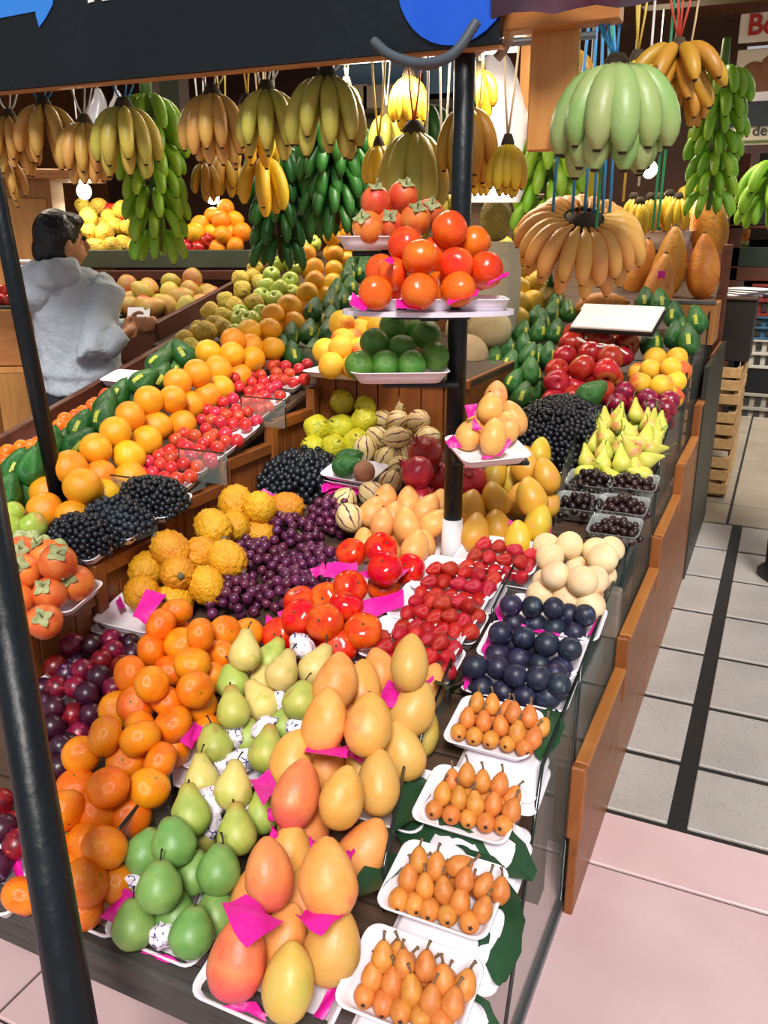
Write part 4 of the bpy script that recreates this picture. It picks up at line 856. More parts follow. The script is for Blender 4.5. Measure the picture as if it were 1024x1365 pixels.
tissue('N', [(290, 770), (330, 775), (430, 810), (400, 835)], [.09]*4, 'magenta tissue sheet among the golden mangoes', grp='magenta tissue among golden mangoes'); tissue('N', [(540, 850), (570, 800), (600, 810), (590, 870)], [.06]*4, 'magenta tissue sheet among the golden mangoes', grp='magenta tissue among golden mangoes')
# ------------------------------------------------------------------ grapes
def red_bunch(x, y, a, b, c, n, label):
    p = on('C', x, y, .0); o = empty('grape_bunch', p, label, 'grapes', 'red grape bunches', slope_q('C'))
    pts = scatter(heap_pts(n, a, b, c, .0145, RNG, .25), .0142, 30, lambda A: np.zeros(len(A)), 1.)
    for q_ in pts: link('grape', BERRY, o, TRS(Vector(q_), rq(), .0148*random.uniform(.9, 1.08)))
    link('twig', MB().tube([(-a*.7, 0, c*.5), (0, .02, c*.8), (a*.6, -.01, c*.6)], .003, 5).mesh('twig', M_twig), o)
for x, y, a, b, c, n, lb in ((450, 700, .095, .075, .09, 48, 'purple-red grape bunch beside the striped pepino'), (385, 728, .11, .085, .09, 52, 'purple-red grape bunch behind the tomatoes'), (428, 765, .075, .075, .07, 34, 'purple-red grape bunch reaching to the magenta tissue sheet'),
                             (340, 762, .11, .085, .09, 52, 'purple-red grape bunch beside the yellow pitahayas'), (382, 800, .085, .075, .08, 40, 'purple-red grape bunch left of the tomatoes'), (305, 806, .105, .08, .08, 50, 'purple-red grape bunch next to the top mandarins')):
    red_bunch(x, y, a, b, c, n, lb)
def black_bunch(p, q_, a, b, c, n, r, label, grp='black grapes', cat='grapes'):
    o = empty('black_grapes', p, label, cat, grp, q_)
    pts = scatter(heap_pts(n, a, b, c, r, RNG, .2), r*.95, 12, lambda A: np.zeros(len(A)), 1.)
    g = link('berries', joined_balls('berries', pts, r, 'skin_black_grape'), o); g['kind'] = 'stuff'
    link('twig', MB().tube([(-a*.5, 0, c*.6), (0, 0, c*.95), (a*.5, .01, c*.8)], .002, 5).mesh('twig', M_twig), o)
black_bunch(on('C', 410, 645), slope_q('C'), .17, .16, .1, 330, .0125, 'heap of blue-black grapes beside the quinces')
black_bunch(on('C', 748, 590), slope_q('C'), .19, .24, .15, 620, .0115, 'large dark heap of small black grapes below the red apples')
for i, (x, y) in enumerate(((110, 728), (158, 702), (205, 674))):
    lb = ('tray of small black grapes on the lowest crate step', 'tray of small black grapes on the middle crate step', 'tray of small black grapes next to the red fruit')[i]
    tray(x, y+6, .21, .15, 'L', 'white foam tray under the '+lb, .028, 0, .008)
    black_bunch(on('L', x, y+2, .022), slope_q('L'), .105, .085, .075, 300, .0095, lb)
# ------------------------------------------------------------------ yellow pitahayas
heap('yellow_pitahaya', 'pitahaya', 'knobbly yellow pitahaya', 'pitahaya', 'yellow pitahayas', 'C',
     'I: 370 390 3; 235 490 2; 205 620 1.8; 405 550 2; 540 570 1.6; 590 260 2.8; 720 130 2.6; 840 180 2.2; 720 260 1.8; 525 410 2.2; 660 430 2.2; 835 265 1.3; 380 620 1.4; 990 150 1.2', .048, 'rand', near=[('at the magenta tissue', 'I', 230, 620), ('beside the purple-red grapes', 'I', 650, 420), ('next to the blue-black grapes', 'I', 850, 150)])
tray(*px('I', 190, 760), .2, .16, 'C', 'foam tray under the yellow pitahayas', .03, 0, .03); tray(*px('I', 170, 820), .2, .15, 'C', 'spare foam tray below the pitahaya tray', .03, 0, 0)
tissue('I', [(150, 740), (225, 590), (335, 625), (220, 785)], [.12, .14, .13, .10], 'magenta tissue sheet hanging over the pitahaya tray', grp=None); tissue('I', [(50, 640), (75, 620), (110, 690), (75, 715)], [.06]*4, 'bright pink tissue corner at the end of the pitahaya tray', grp=None)
tissue('I', [(820, 80), (870, 50), (990, 110), (930, 150)], [.07, .08, .05, .05], 'magenta tissue sheet under the blue-black grapes', grp='tissue under blue-black grapes'); tissue('I', [(930, 190), (960, 150), (1040, 170), (1000, 215)], [.06]*4, 'magenta tissue sheet under the blue-black grapes', grp='tissue under blue-black grapes')
# ------------------------------------------------------------------ clear boxes of dark berries
m_ = fruit('skin_berry', '#1d0f10', '#35191a', rough=.35, blotch=('#6a3a2a', 2., .62), hue=.02, val=.4, bump=(.5, 6))
BX = tray_mesh(.15, .115, .045, 'clear_plastic', .003)
for x, y, lb in ((787, 654, 'below the slender pears by the divider'), (844, 658, 'below the slender pears by the aisle glass'), (773, 685, 'in the middle by the divider'), (830, 689, 'in the middle by the aisle glass'), (819, 718, 'behind the pale melons')):
    o = tag(link('plastic_box', BX, None, TRS(on('C', x, y, .012), slope_q('C'))), 'clear plastic box of dark berries '+lb, 'box', None)
    pts = scatter(heap_pts(46, .062, .045, .045, .013, RNG, .3), .0115, 20, lambda A: np.zeros(len(A))+.004, 1.)
    o2 = empty('dark_berries', on('C', x, y, .016), 'wrinkled dark berries in the clear box '+lb, 'berries', None, slope_q('C'))
    g = link('berries', joined_balls('berries', pts, .0125, 'skin_berry', 5, 8), o2); g['kind'] = 'stuff'
# ------------------------------------------------------------------ slender pears, peaches, red plums, apples, avocados
heap('pear', 'small_pear', 'slender long-stemmed pear', 'pear', 'slender pears by the aisle', 'C',
     'O: 435 690 2.6 10; 400 740 2 0; 500 650 3 15; 520 690 3 5; 615 640 2.6 -5; 460 770 3 -10; 490 800 2.4 20; 580 740 2.6 -15; 650 760 2.2 10; 700 700 2.4 20; 740 740 2 10; 790 700 1.6 5; 380 800 1.8 5; 430 840 2.2 15; 340 880 1.4 0; 425 900 1.8 10; 525 900 2 -5; 590 840 2.2 -30; 620 790 2.4 -60; 700 880 1.8 70; 740 820 1.8 80; 610 920 1.2 0; 320 950 1 60; 480 970 1 -40; 670 960 1 -70; 660 680 2 0; 750 790 1.6 30', .031, 'lean', near=[('beside the black grape heap', 'O', 380, 780), ('by the clear berry boxes', 'O', 500, 950), ('at the aisle glass', 'O', 760, 780), ('below the red plums', 'O', 620, 640)])
heap('peach', 'peach', 'velvety yellow peach at the aisle end behind the red plums', 'peach', 'yellow peaches at the aisle', 'C', 'O: 710 320 2.2; 830 320 2.2; 690 380 2.4; 805 385 2.6; 885 395 1.6; 630 455 2.2; 745 470 2.2; 850 450 1.8; 615 400 1.4; 820 520 1', .045)
heap('plum', 'red_plum', 'dark red plum between slender pears and yellow peaches', 'plum', 'red plums by the slender pears', 'C', 'O: 565 510 1.8; 510 555 1.4; 670 540 2; 790 555 1.8; 695 600 2; 795 605 1.6; 755 655 1.2; 590 570 1', .0395)
heap('apple', 'apple_red', 'shiny red apple', 'apple', 'red apples under the white card', 'C', 'O: 380 155 2.6; 265 185 2; 415 215 2.4; 550 245 1.8; 250 240 2.4; 220 315 2.2; 365 290 2.6; 470 310 2.8; 180 385 2.2; 315 375 2.6; 440 405 2.4; 170 480 1.6; 265 480 1.2; 425 480 1.4; 170 540 .9; 260 530 1; 490 180 1.2; 530 300 1.4', .053, near=[('under the blank white card', 'O', 480, 180), ('against the black grapes', 'O', 230, 520), ('next to the yellow peaches', 'O', 530, 370)])
tag(link('cord', MB().tube([on('C', *px('O', x, y), .19) for x, y in ((285, 205), (340, 235), (410, 255), (480, 245), (520, 270), (560, 295))], .004, 6).mesh('cord', M_white)), 'white cord lying over the red apples', 'cord')
tag(link('cord', MB().tube([on('C', *px('O', x, y), .185) for x, y in ((290, 215), (350, 245), (420, 240), (500, 262))], .004, 6).mesh('cord', M_white)), 'second white cord strand crossing the red apples', 'cord')
heap('avocado', 'avocado', 'green labelled avocado', 'avocado', 'labelled avocados left of the red apples', 'C',
     'P: 275 460 1.7 14; 210 540 1.2 18; 260 550 1.7 16; 140 640 1.1 10; 365 490 1.9 16; 345 400 1.8 5; 430 310 1.8 16; 440 390 2.3 8; 530 310 2.2 8; 605 310 2.4 16; 465 450 2.6 22; 480 540 2.6 6; 380 590 2.3 25; 430 670 2.1 18; 580 440 2.1 5; 620 160 2.2 5; 680 200 2.2 0; 590 220 1.9 14; 550 250 1.6 5; 330 350 1.3 20; 500 230 1.5 20; 100 740 1.1 5; 525 460 1.2 5', .043, 'label', near=[('beside the cantaloupes', 'P', 300, 380), ('beside the red apples', 'P', 580, 380), ('behind the tilted mango tray', 'P', 250, 600)])
heap('avocado', 'avocado', 'green avocado with yellow label behind the yellow peaches', 'avocado', 'labelled avocados behind the peaches', 'C', 'O: 690 250 1.8 3; 820 110 2.2 5; 815 210 2.2 10; 900 240 2.4 0; 930 140 2 -5; 870 160 1.6 0; 740 30 2 0; 660 20 1.6 0', .047, 'label')
put('avocado', 'avocado_plain', on('C', *px('O', 345, 525), .14), leanq(52, .8), .05, 'dark green avocado lying on the red apples', 'avocado', None)
heap('cantaloupe', 'cantaloupe', 'netted beige cantaloupe melon right of the pole', 'melon', 'cantaloupes right of the pole', 'C', 'P: 280 310 1.7; 140 430 1.3; 120 280 1.5; 215 220 1.1', .088)
heap('grapefruit', 'grapefruit', 'yellow grapefruit left of the hanging banana ring', 'grapefruit', 'grapefruits behind the cantaloupes', 'C', 'V: 235 235 3.6; 330 215 3.4; 235 330 3; 135 415 2.6; 130 490 2.4; 220 450 2; 220 540 2.2; 205 630 2.2; 200 730 1.8; 290 715 1.4; 235 790 1.2; 300 600 1.4', .066)
# white card on the apples
cw = atd(700+505/4.096, 400+95/4.096, 3.55)
card = MB().box((0, 0, 0), (.34, .2, .012), bev=.003); card.box((-.15, .07, 0), (.05, .05, .013))
cq = Quaternion((0, 0, 1), -.12) @ Quaternion((1, 0, 0), .42)
tag(link('foam_card', card.mesh('foam_card', plain('card_white', '#f0ebe2', .6)), None, TRS(cw, cq)), 'blank white foam card propped over the red apples', 'card')
tag(link('card_backing', MB().box((0, 0, -.014), (.35, .21, .012)).mesh('card_backing', plain('card_black', '#191614', .6)), None, TRS(cw, cq)), 'thin dark board under the blank white card', 'board')
# ------------------------------------------------------------------ left stand fruit
heap('orange', 'orange', 'plump orange', 'orange', 'oranges on the raised stand', 'L',
     'R: 135 755 2.4; 280 660 2.6; 200 880 2; 390 565 2.8; 465 470 3; 335 790 1.4; 455 690 1.6; 555 605 1.5; 580 395 3; 690 385 2.6; 620 515 1.6; 735 295 3; 830 250 3; 735 510 1.2; 800 395 1.6; 875 355 1.6; 905 125 3; 945 220 2.2; 955 320 1.4; 325 900 1; 15 890 1; 440 800 1; 10 985 1.2; 150 985 1.2'
     '| S: 365 310 2.4; 380 230 3; 470 320 1.8; 485 250 2.2; 470 180 2.8; 565 265 1.8; 560 165 2.6; 395 400 1.2; 590 80 3; 680 40 3; 695 130 2; 640 200 1.2'
     '| T: 690 365 2.8; 830 270 2.8; 735 440 2.6; 740 515 2.6; 845 365 2.2; 840 450 2; 695 590 2.4; 890 185 2.6; 925 255 1.6; 940 340 1.2; 790 590 1.4; 840 525 1.4; 690 665 1.4; 920 405 1', .052, 'rand', near=[('behind the black grapes', 'R', 250, 880), ('behind the first red nectarines', 'R', 600, 500), ('beside the rough yellow quinces', 'S', 480, 200), ('under the dark banana stalks', 'T', 830, 250)])
heap('nectarine', 'nectarine', 'small shiny red nectarine', 'nectarine', 'red nectarines along the crate edge', 'L',
     'R: 520 785 1.4; 585 795 1.4; 645 815 1.4; 725 815 1.4; 790 800 1.4; 690 865 1; 600 845 1; 535 835 1; 560 720 2; 635 735 2; 700 750 1.8; 755 735 1.8; 625 690 2; 610 650 2; 680 660 1.8; 740 680 1.8; 690 700 2.2; 800 690 1.6; 825 745 1.2; 905 715 1; 940 645 1.2; 870 620 1.8; 830 650 1.8; 790 650 2; 760 630 2; 715 600 2.2; 760 565 2.2; 820 580 2; 880 540 2; 890 600 1.8; 865 490 2; 870 440 2; 945 455 2; 930 575 1.6; 975 570 1.6; 960 510 2; 915 500 1.8; 970 400 2.2; 1000 480 1.8; 995 610 1.2'
     '| S: 215 600 2; 300 620 1.8; 295 565 2; 370 540 2; 445 555 1.8; 390 600 1.6; 455 610 1.6; 515 600 1.4; 565 590 1; 500 550 1.6; 545 530 1.4; 350 660 1.4; 305 675 1.4; 395 640 1.4; 440 680 1.2; 400 420 2.2; 475 450 2; 405 475 1.8; 525 410 2.2; 540 450 1.8; 515 490 1.6; 575 485 1.6; 630 525 1; 470 385 2.2; 520 345 2.2; 585 360 2.2; 600 330 2; 610 400 2; 660 360 2; 655 440 1.6; 600 435 1.6; 680 400 1.6; 730 375 1.6; 775 350 1.6; 760 435 1.2; 690 450 1.2; 465 500 1.4; 330 720 1; 500 660 1; 380 770 1; 285 810 1; 250 880 1; 610 470 1.4; 345 500 1.6', .0235, 'rand', near=[('next to the black grapes', 'R', 620, 780), ('halfway along the crate edge', 'R', 920, 560), ('next to the peach crate', 'S', 600, 400)])
for i, (zk, x, y, lb) in enumerate((('R', 760, 875, 'beside the black grapes'), ('S', 225, 930, 'second from the black grapes'), ('S', 330, 850, 'third from the black grapes'), ('S', 455, 750, 'fourth from the black grapes'), ('S', 540, 650, 'fifth from the black grapes'), ('S', 630, 575, 'second from the peach crate'), ('S', 730, 485, 'next to the peach crate'))):
    p = px(zk, x, y); tray(p[0]-20, p[1]-2, .17, .12, 'L', 'white foam tray of red nectarines '+lb, .024, 0, .004, group='nectarine trays')
heap('avocado', 'avocado', 'green labelled avocado', 'avocado', 'labelled avocados behind the oranges', 'L',
     'Q: 75 280 2.2 20; 170 300 2.4 8; 40 430 1.8 10; 110 420 1.2 5; 250 300 1.2 20; 300 160 1.4 10|R: 305 500 2.2 8; 325 440 2.4 15; 190 550 1.9 20; 150 640 1.4 40; 520 300 2.4 50; 610 195 2.4 42; 610 275 1.6 30; 760 150 2.4 -35; 430 370 1.4 20; 670 170 2 20; 700 220 1.4 10; 90 640 1.2 20; 480 370 1.2 30', .044, 'label', near=[('beside the tiny mandarins', 'Q', 120, 250), ('behind the near oranges', 'R', 320, 480), ('beside the rough quinces', 'R', 680, 190)])
heap('avocado', 'avocado', 'green labelled avocado', 'avocado', 'labelled avocados beside the peach tray', 'L',
     'S: 685 210 1.9 8; 780 190 2.2 8; 880 200 2 5; 635 290 1.1 5; 720 315 1.1 -10; 790 300 1.1 10; 805 80 2.6 15; 905 50 2.6 5; 900 120 2 5; 830 270 1 5| T: 820 640 2.4 8; 860 590 2.2 8; 905 500 2.2 8; 930 450 2.2 5; 990 480 2.4 0; 980 390 2.4 0; 1010 430 2.2 0; 880 620 1.7 0; 930 560 1.6 0', .0405, 'label', near=[('beside the yellow-red peaches', 'S', 850, 230), ('beside the persimmon shelf', 'T', 950, 480), ('next to the last nectarines', 'S', 700, 300)])
heap('mandarin', 'small_mandarin', 'tiny orange mandarin behind the left avocados', 'mandarin', 'tiny mandarins behind the avocados', 'L',
     'Q: 60 190 1.6; 115 160 1.8; 165 170 1.6; 205 130 1.6; 25 230 1.5; 20 290 1; 160 200 1; 300 80 1.6; 335 45 1.6; 375 50 1.8; 360 15 1.8; 430 10 2; 340 90 1.2; 320 120 1; 90 210 1; 10 330 1|R: 120 495 1.6; 160 480 1.8; 210 450 1.8; 250 420 2; 90 540 1.4; 60 575 1.2; 340 360 2; 385 355 2; 360 390 1.6; 220 490 1.2; 130 540 1; 30 560 1; 280 400 1.4', .029, 'rand')
tray(*px('Q', 200, 120), .2, .15, 'L', 'foam tray of tiny mandarins beside the slim pole', .02); tray(*px('R', 440, 290), .16, .12, 'L', 'empty white foam tray behind the left avocados', .03, 0, .06)
heap('apple', 'apple_green', 'green apple', 'apple', 'green apples beside the oranges', 'L',
     'T: 545 420 2.4; 500 480 2.2; 605 510 2.2; 580 315 2; 610 360 2; 640 300 1.6; 720 245 2; 730 310 1.6; 650 250 1.6; 545 360 1.6; 340 720 2; 385 730 2; 445 600 1.8; 520 615 1.6; 470 540 2; 545 555 2.2; 440 690 1.4; 610 580 1.2; 330 690 1.6; 625 440 2; 380 800 1.4; 300 800 1.4', .045, 'face', near=[('beside the rough quinces', 'T', 380, 650), ('beside the oranges', 'T', 620, 400)])
heap('lime', 'lime', 'dark green lime above the green apples', 'lime', 'limes above the green apples', 'L', 'T: 755 140 2.4; 815 165 2.4; 745 195 1.8; 690 170 1.6; 650 200 1.4', .045)
heap('quince', 'guava', 'rough yellow quince in the back row of the raised stand', 'quince', 'rough yellow quinces in the back row', 'L',
     'T: 165 680 2.2; 235 710 1.8; 250 620 2; 340 560 2.2; 300 650 1.8; 330 500 2; 410 440 2.2; 140 790 2; 200 750 1.6; 230 770 1.6; 30 830 1.4; 60 880 1.2; 400 490 1.6; 405 630 2.2; 100 800 1.4; 20 780 1.2; 445 520 1.4', .047)
GRN = 'L'
heap('granadilla', 'granadilla', 'orange granadilla with papery calyx left of the lowest black grapes', 'granadilla', 'granadillas on the lowest crate step', 'L',
     'Q: 120 740 2.4; 150 840 2.2; 60 840 1.6; 30 820 1.4; 230 760 2.4; 320 800 2.6; 110 980 1.6; 280 930 1.5; 380 890 1.3; 200 900 1| A: 120 40 1.2; 200 40 1.2', .043, 'face')
tray(*px('Q', 330, 975), .2, .14, 'L', 'foam tray of granadillas on the lowest crate step', .024); tray(*px('Q', 140, 1060), .2, .14, 'L', 'foam tray of granadillas nearest the thick pole', .024)
heap('apple', 'apple_green', 'pale green apple behind the granadillas', 'apple', 'green apples behind the granadillas', 'L', 'Q: 50 530 2.2; 60 620 2.2; 150 590 2.2; 40 720 1.2', .044, 'up')
M_lan = plain('lantern_husk', '#b9c48a', .7, noise=('#8f9f60', 3.)); HUSK = revolve('lantern', prof([(0, -1), (.5, -.85), (1, -.2), (.8, .4), (.35, .9), (.1, 1.3), (0, 1.35)], 10), M_lan, 10, lobes(5, .06))
for x, y in ((110, 640), (170, 640), (235, 670), (195, 690), (320, 690)):
    tag(link('physalis', HUSK, None, TRS(on('L', *px('Q', x, y), .13), rq(), .022)), 'pale papery physalis lantern on the granadillas', 'physalis', 'physalis lanterns')
# lids of clear film standing at tray ends on the raised stand
def film(zk, x, y, w, h, label):
    p = on('L', *px(zk, x, y)); o = empty('glass_divider', p, label, 'glass', 'small glass dividers on the raised stand')
    P = [Vector((-w/2, 0, 0)), Vector((w/2, 0, 0)), Vector((w/2, 0, h)), Vector((-w/2, 0, h))]; n = Vector((0, .002, 0))
    link('pane', me_from('pane', [p_+n for p_ in P]+[p_-n for p_ in P], [(0, 1, 2, 3), (7, 6, 5, 4)], 'glass', False), o); link('edge', MB().tube([P[0], P[3], P[2], P[1]], .003, 5).mesh('edge', 'glass_edge'), o)
film('Q', 600, 470, .2, .1, 'small glass divider between oranges and black grapes'); film('R', 870, 830, .18, .1, 'small glass divider in front of the nectarine trays'); film('S', 540, 690, .18, .1, 'small glass divider halfway along the nectarines'); film('S', 800, 400, .2, .1, 'small glass divider beside the peach crate')
# ------------------------------------------------------------------ trays hung on the pole
def bracket(z, px_, py_, lb): 
    tag(link('tray_bracket', MB().box((0, 0, 0), (.2, .12, .012), bev=.003).box((0, .05, 0), (.05, .12, .03)).mesh('tray_bracket', M_black), None, TRS((px_, py_, z), Quaternion((0, 0, 1), PSI))), 'black metal bracket on the pole under the '+lb, 'bracket')
pole_dir = (Vector((PX, PY, 0))).normalized()
def shelf_at(x, y, d): return atd(x, y, d)
# persimmons on an oval shelf
p0 = atd(571, 412, 2.12)
vs = [(.215*math.cos(a*.19635), .105*math.sin(a*.19635)) for a in range(32)]
sh = MB().poly(vs, .012, Matrix.Translation((0, 0, 0)))
tag(link('round_shelf', sh.mesh('round_shelf', plain('film_white', '#ddd3e2', .25, noise=('#f2eaf2', 8.))), None, TRS(p0, Quaternion((0, 0, 1), PSI))), 'film-wrapped white oval shelf on the pole carrying persimmons', 'shelf')
bracket(p0.z-.02, p0.x-.02, p0.y+.06, 'persimmon shelf')
for k_, (x, lb) in enumerate(((500, 'at the left end of the persimmon shelf'), (570, 'in the middle of the persimmon shelf'), (640, 'at the pole side of the persimmon shelf'))):
    tag(link('foam_tray', tray_mesh(.132, .15, .026), None, TRS(p0+CR*((x-571)/533)+Vector((0, 0, .001)), Quaternion((0, 0, 1), PSI))), 'white foam tray of persimmons '+('beside the granadilla tray side', 'in the middle of the oval shelf', 'nearest the grapefruits')[k_], 'tray', None)
tiers(heap('persimmon', 'persimmon', 'round bright orange persimmon stacked on the oval shelf', 'persimmon', 'persimmons on the oval shelf', float(p0.z), 'U: 665 240 2.11; 530 365 2.03; 460 305 2.11; 700 400 2.07; 410 460 2.09; 320 535 2.03; 525 525 2.01; 710 515 2.03; 840 425 2.11; 780 300 2.17; 350 430 2.15; 610 340 2.15; 430 530 2.13; 620 510 2.15', .0435, 'rand', depth=True, base=.01), 0.0435)
PT = 'magenta tissue sheet under the persimmons'
for a_ in ([(200, 590), (210, 525), (290, 600), (270, 612)], [(415, 600), (420, 560), (570, 600), (520, 615)], [(655, 590), (670, 545), (810, 510), (800, 545)], [(840, 500), (870, 470), (950, 430), (945, 455)], [(360, 380), (390, 360), (410, 380), (400, 400)]):
    tissue('U', a_, [2.0, 2.02, 2.03, 1.99], PT, grp='magenta tissue under the persimmons', depth=True, wob=.003)
# granadillas
p1 = atd(505, 322, 2.22)
tag(link('foam_tray', tray_mesh(.215, .15, .032), None, TRS(p1-Vector((0, 0, .02)), Quaternion((0, 0, 1), PSI+.12))), 'white foam tray of granadillas high on the pole', 'tray')
bracket(p1.z-.03, p1.x+.02, p1.y+.03, 'granadilla tray')
tiers(heap('granadilla', 'granadilla', 'orange granadilla in the tray high on the pole', 'granadilla', 'granadillas high on the pole', float(p1.z-.02), 'U: 325 110 2.20; 450 80 2.24; 285 225 2.16; 395 205 2.20; 500 190 2.18; 575 160 2.24; 340 190 2.28', .0385, 'face', depth=True), 0.0385)
# limes
p2 = atd(531, 500, 2.26)
tag(link('foam_tray', tray_mesh(.26, .21, .03), None, TRS(p2-Vector((0, 0, .01)), Quaternion((0, 0, 1), PSI+.06))), 'white film-covered foam tray of green limes on the pole', 'tray')
bracket(p2.z-.02, p2.x+.05, p2.y+.03, 'lime tray')
tiers(heap('lime', 'lime', 'large green lime in the tray on the pole', 'lime', 'limes in the tray on the pole', float(p2.z-.01), 'U: 405 690 2.36; 560 730 2.32; 320 785 2.28; 445 790 2.26; 600 830 2.23; 250 880 2.20; 365 870 2.20; 485 870 2.20; 510 720 2.40; 420 800 2.36; 330 850 2.31', .0405, 'face', depth=True), 0.0405)
# peach-coloured mangoes
p3 = atd(648, 607, 2.19)
tag(link('foam_tray', tray_mesh(.195, .15, .026), None, TRS(p3, Quaternion((0, 0, 1), PSI+.35) @ Quaternion((1, 0, 0), .25))), 'white foam tray of peach mangoes tilted on the pole', 'tray')
bracket(p3.z-.03, p3.x-.02, p3.y+.09, 'tilted mango tray')
heap('mango', 'mango_small', 'peach-orange mango in the tilted tray on the pole', 'mango', 'mangoes in the tilted tray on the pole', float(p3.z), 'N: 290 120 2.29 5; 255 200 2.23 0; 385 245 2.27 -15; 270 345 2.16 5; 150 330 2.19 30; 350 290 2.21 -10; 200 280 2.26 10', .0358, 'lean', depth=True)
for a_ in ([(15, 365), (60, 325), (110, 395), (40, 400)], [(120, 165), (190, 155), (180, 215), (140, 235)], [(160, 290), (170, 225), (215, 295), (190, 305)], [(290, 440), (365, 340), (375, 375), (310, 445)], [(210, 440), (290, 440), (270, 455), (215, 460)]):
    tissue('N', a_, 2.15, 'magenta tissue sheet around the peach-orange mangoes', grp='magenta tissue in the tilted tray', depth=True, wob=.003)
# yellow-red peaches on the crate
tiers(heap('peach', 'peach', 'yellow-red peach in the tray on the plank-front crate', 'peach', 'yellow-red peaches on the crate', 1.105, 'U: 260 715 3.1; 175 690 3.08; 165 760 3.; 240 800 2.95; 160 805 2.92; 120 870 2.88; 205 865 2.9; 100 800 2.96; 310 700 3.1; 280 670 3.16; 215 730 3.08', .046, 'rand', depth=True, base=.012), 0.046)
tray(470, 502, .34, .2, 1.105, 'foam tray of yellow-red peaches on the plank-front crate', .022, 0, .0)
# ------------------------------------------------------------------ bananas
def banana_mats(n, body, alt, tip, edge=None, spots=None, ts=(.8, 1.)):
    return fruit('skin_'+n, body, alt, rough=.42, hue=.012, val=.1, blotch=spots, alt_s=1.2, bump=(.04, 8))
BM = {'yellow': banana_mats('banana_yellow', '#e8c22a', '#d8b030', None, spots=('#7a5a24', 6., .72)), 'ripe': banana_mats('banana_ripe', '#d3a350', '#c9994a', None, spots=('#4a3018', 5., .69)),
      'ring': banana_mats('banana_orange', '#e8ad58', '#e09c52', None, spots=('#8a5024', 5., .7)), 'green': banana_mats('banana_green', '#96c832', '#78b028', None), 'dark': banana_mats('banana_dark_green', '#1f5a20', '#2d6a26', None),
      'pale': banana_mats('banana_pale_green', '#8bae60', '#a6b070', None, spots=('#c89a70', 1.3, .64)), 'half': banana_mats('banana_half_ripe', '#c2ac48', '#a9a848', None, spots=('#5a4a20', 7., .72)), 'far': banana_mats('banana_far', '#c9962e', '#b5832a', None, spots=('#6a4018', 4., .66))}
M_tip = plain('banana_tip', '#3a2a18', .8)
BAN = {}
def banana(col, t0, t1, fat=.11):
    key = (col, t0, t1, fat)
    if key in BAN: return BAN[key]
    TT = (0, .06, .13, .22, .32, .43, .55, .67, .78, .87, .94, .975, 1.); N = 12; pts = []; p = Vector((.03, 0, 0))
    for i in range(N+1):
        t = TT[i]; pts.append(p.copy()); th = math.radians(t0+(t1-t0)*t**.8); p = p+Vector((math.sin(th), 0, -math.cos(th)))*(TT[min(i+1, N)]-t)
    rad = [fat*k for k in (.3, .3, .4, .74, .95, 1.02, 1.04, 1.0, .92, .76, .5, .3, .22)]
    b = MB().tube(pts, rad, 10, True); nf = 10
    mi = [0]*len(b.f)
    for k in range(nf): mi[(N-1)*nf+k] = 1
    mi[-1] = 1; mi[-2] = 1
    m = me_from('banana', b.v, b.f, None, True, [BM[col], M_tip], mi)
    BAN[key] = m; return m
M_crown = plain('banana_crown', '#4a3a22', .8, noise=('#2a2014', 6.))
STR = {k: plain('string_'+k, c, .5) for k, c in dict(white='#e9e4e0', yellow='#e0c050', blue='#2f8fc8', green='#2aa06a', red='#d84a3a', tan='#d8b98a').items()}
def hand(p, L, n, col, label, az0=-95, az1=95, t0=62, t1=-8, fat=.1, strings=None, top=None, rows=2, tilt=0., grp=None, facing=None, twist=0., cat='bananas'):
    """a hand of bananas hanging from its crown; az measured around the vertical from the side that faces the aisle"""
    o = empty('banana_hand', p, label, cat, grp); base = math.atan2(-p.y, -p.x) if facing is None else facing
    for r_ in range(rows):
        k = n if r_ == 0 else max(n-1, 1)
        for i in range(k):
            f = (i+.5*(r_ % 2))/max(k-1, 1) if k > 1 else .5
            a = base+math.radians(az0+(az1-az0)*min(f, 1.06))
            tt0 = t0*(1-.45*r_)+random.uniform(-5, 5); m = banana(col, round(tt0/8)*8, t1+(6 if r_ else 0), fat)
            q_ = Quaternion((0, 1, 0), tilt) @ Quaternion((0, 0, 1), a) @ Quaternion((0, 0, 1), random.uniform(-.08, .08))
            link('banana', m, o, TRS(Vector((0, 0, -.015*r_)), q_, L*random.uniform(.93, 1.05)))
    link('crown', MB().tube([(0, 0, -.03), (0, 0, 0), (0, 0, .022)], [.03*L/.2, .028*L/.2, .016*L/.2], 8).mesh('crown', M_crown), o)
    if strings:
        cn, off, zt = strings
        b = MB()
        for dx in off: b.tube([(0, 0, .01), Vector(((dx*.6) * CR.x, (dx*.6)*CR.y, (zt-p.z)*.5)), Vector((dx*CR.x, dx*CR.y, zt-p.z))], .0032, 5)
        link('string', b.mesh('string', STR[cn]), o)
    return o
G1 = 'ripe banana hands hanging under the fascia'
for x, y, L, n, col, st, lb in ((12, 155, .175, 5, 'ripe', 'white', 'spotted ripe banana hand at the far end of the fascia row'), (57, 138, .19, 4, 'ripe', 'blue', 'slanting ripe banana hand on a blue string'), (112, 162, .185, 6, 'ripe', 'white', 'ripe banana hand tied with three white strings'), (165, 140, .21, 5, 'half', 'blue', 'green-tinged banana hand in front of the bright green stalk'),
                           (283, 124, .2, 6, 'ripe', 'tan', 'ripe banana hand with dark tips hanging on tan strings'), (355, 118, .19, 5, 'half', 'white', 'short curled banana hand beside the tan-string hand'), (436, 100, .215, 5, 'half', 'white', 'upright olive-yellow banana hand in front of the dark green stalk')):
    hand(atY(x, y, 2.3), L, n, col, lb, strings=(st, (-.03, .012, .035), 2.05), fat=.115, az0=-80, az1=80)
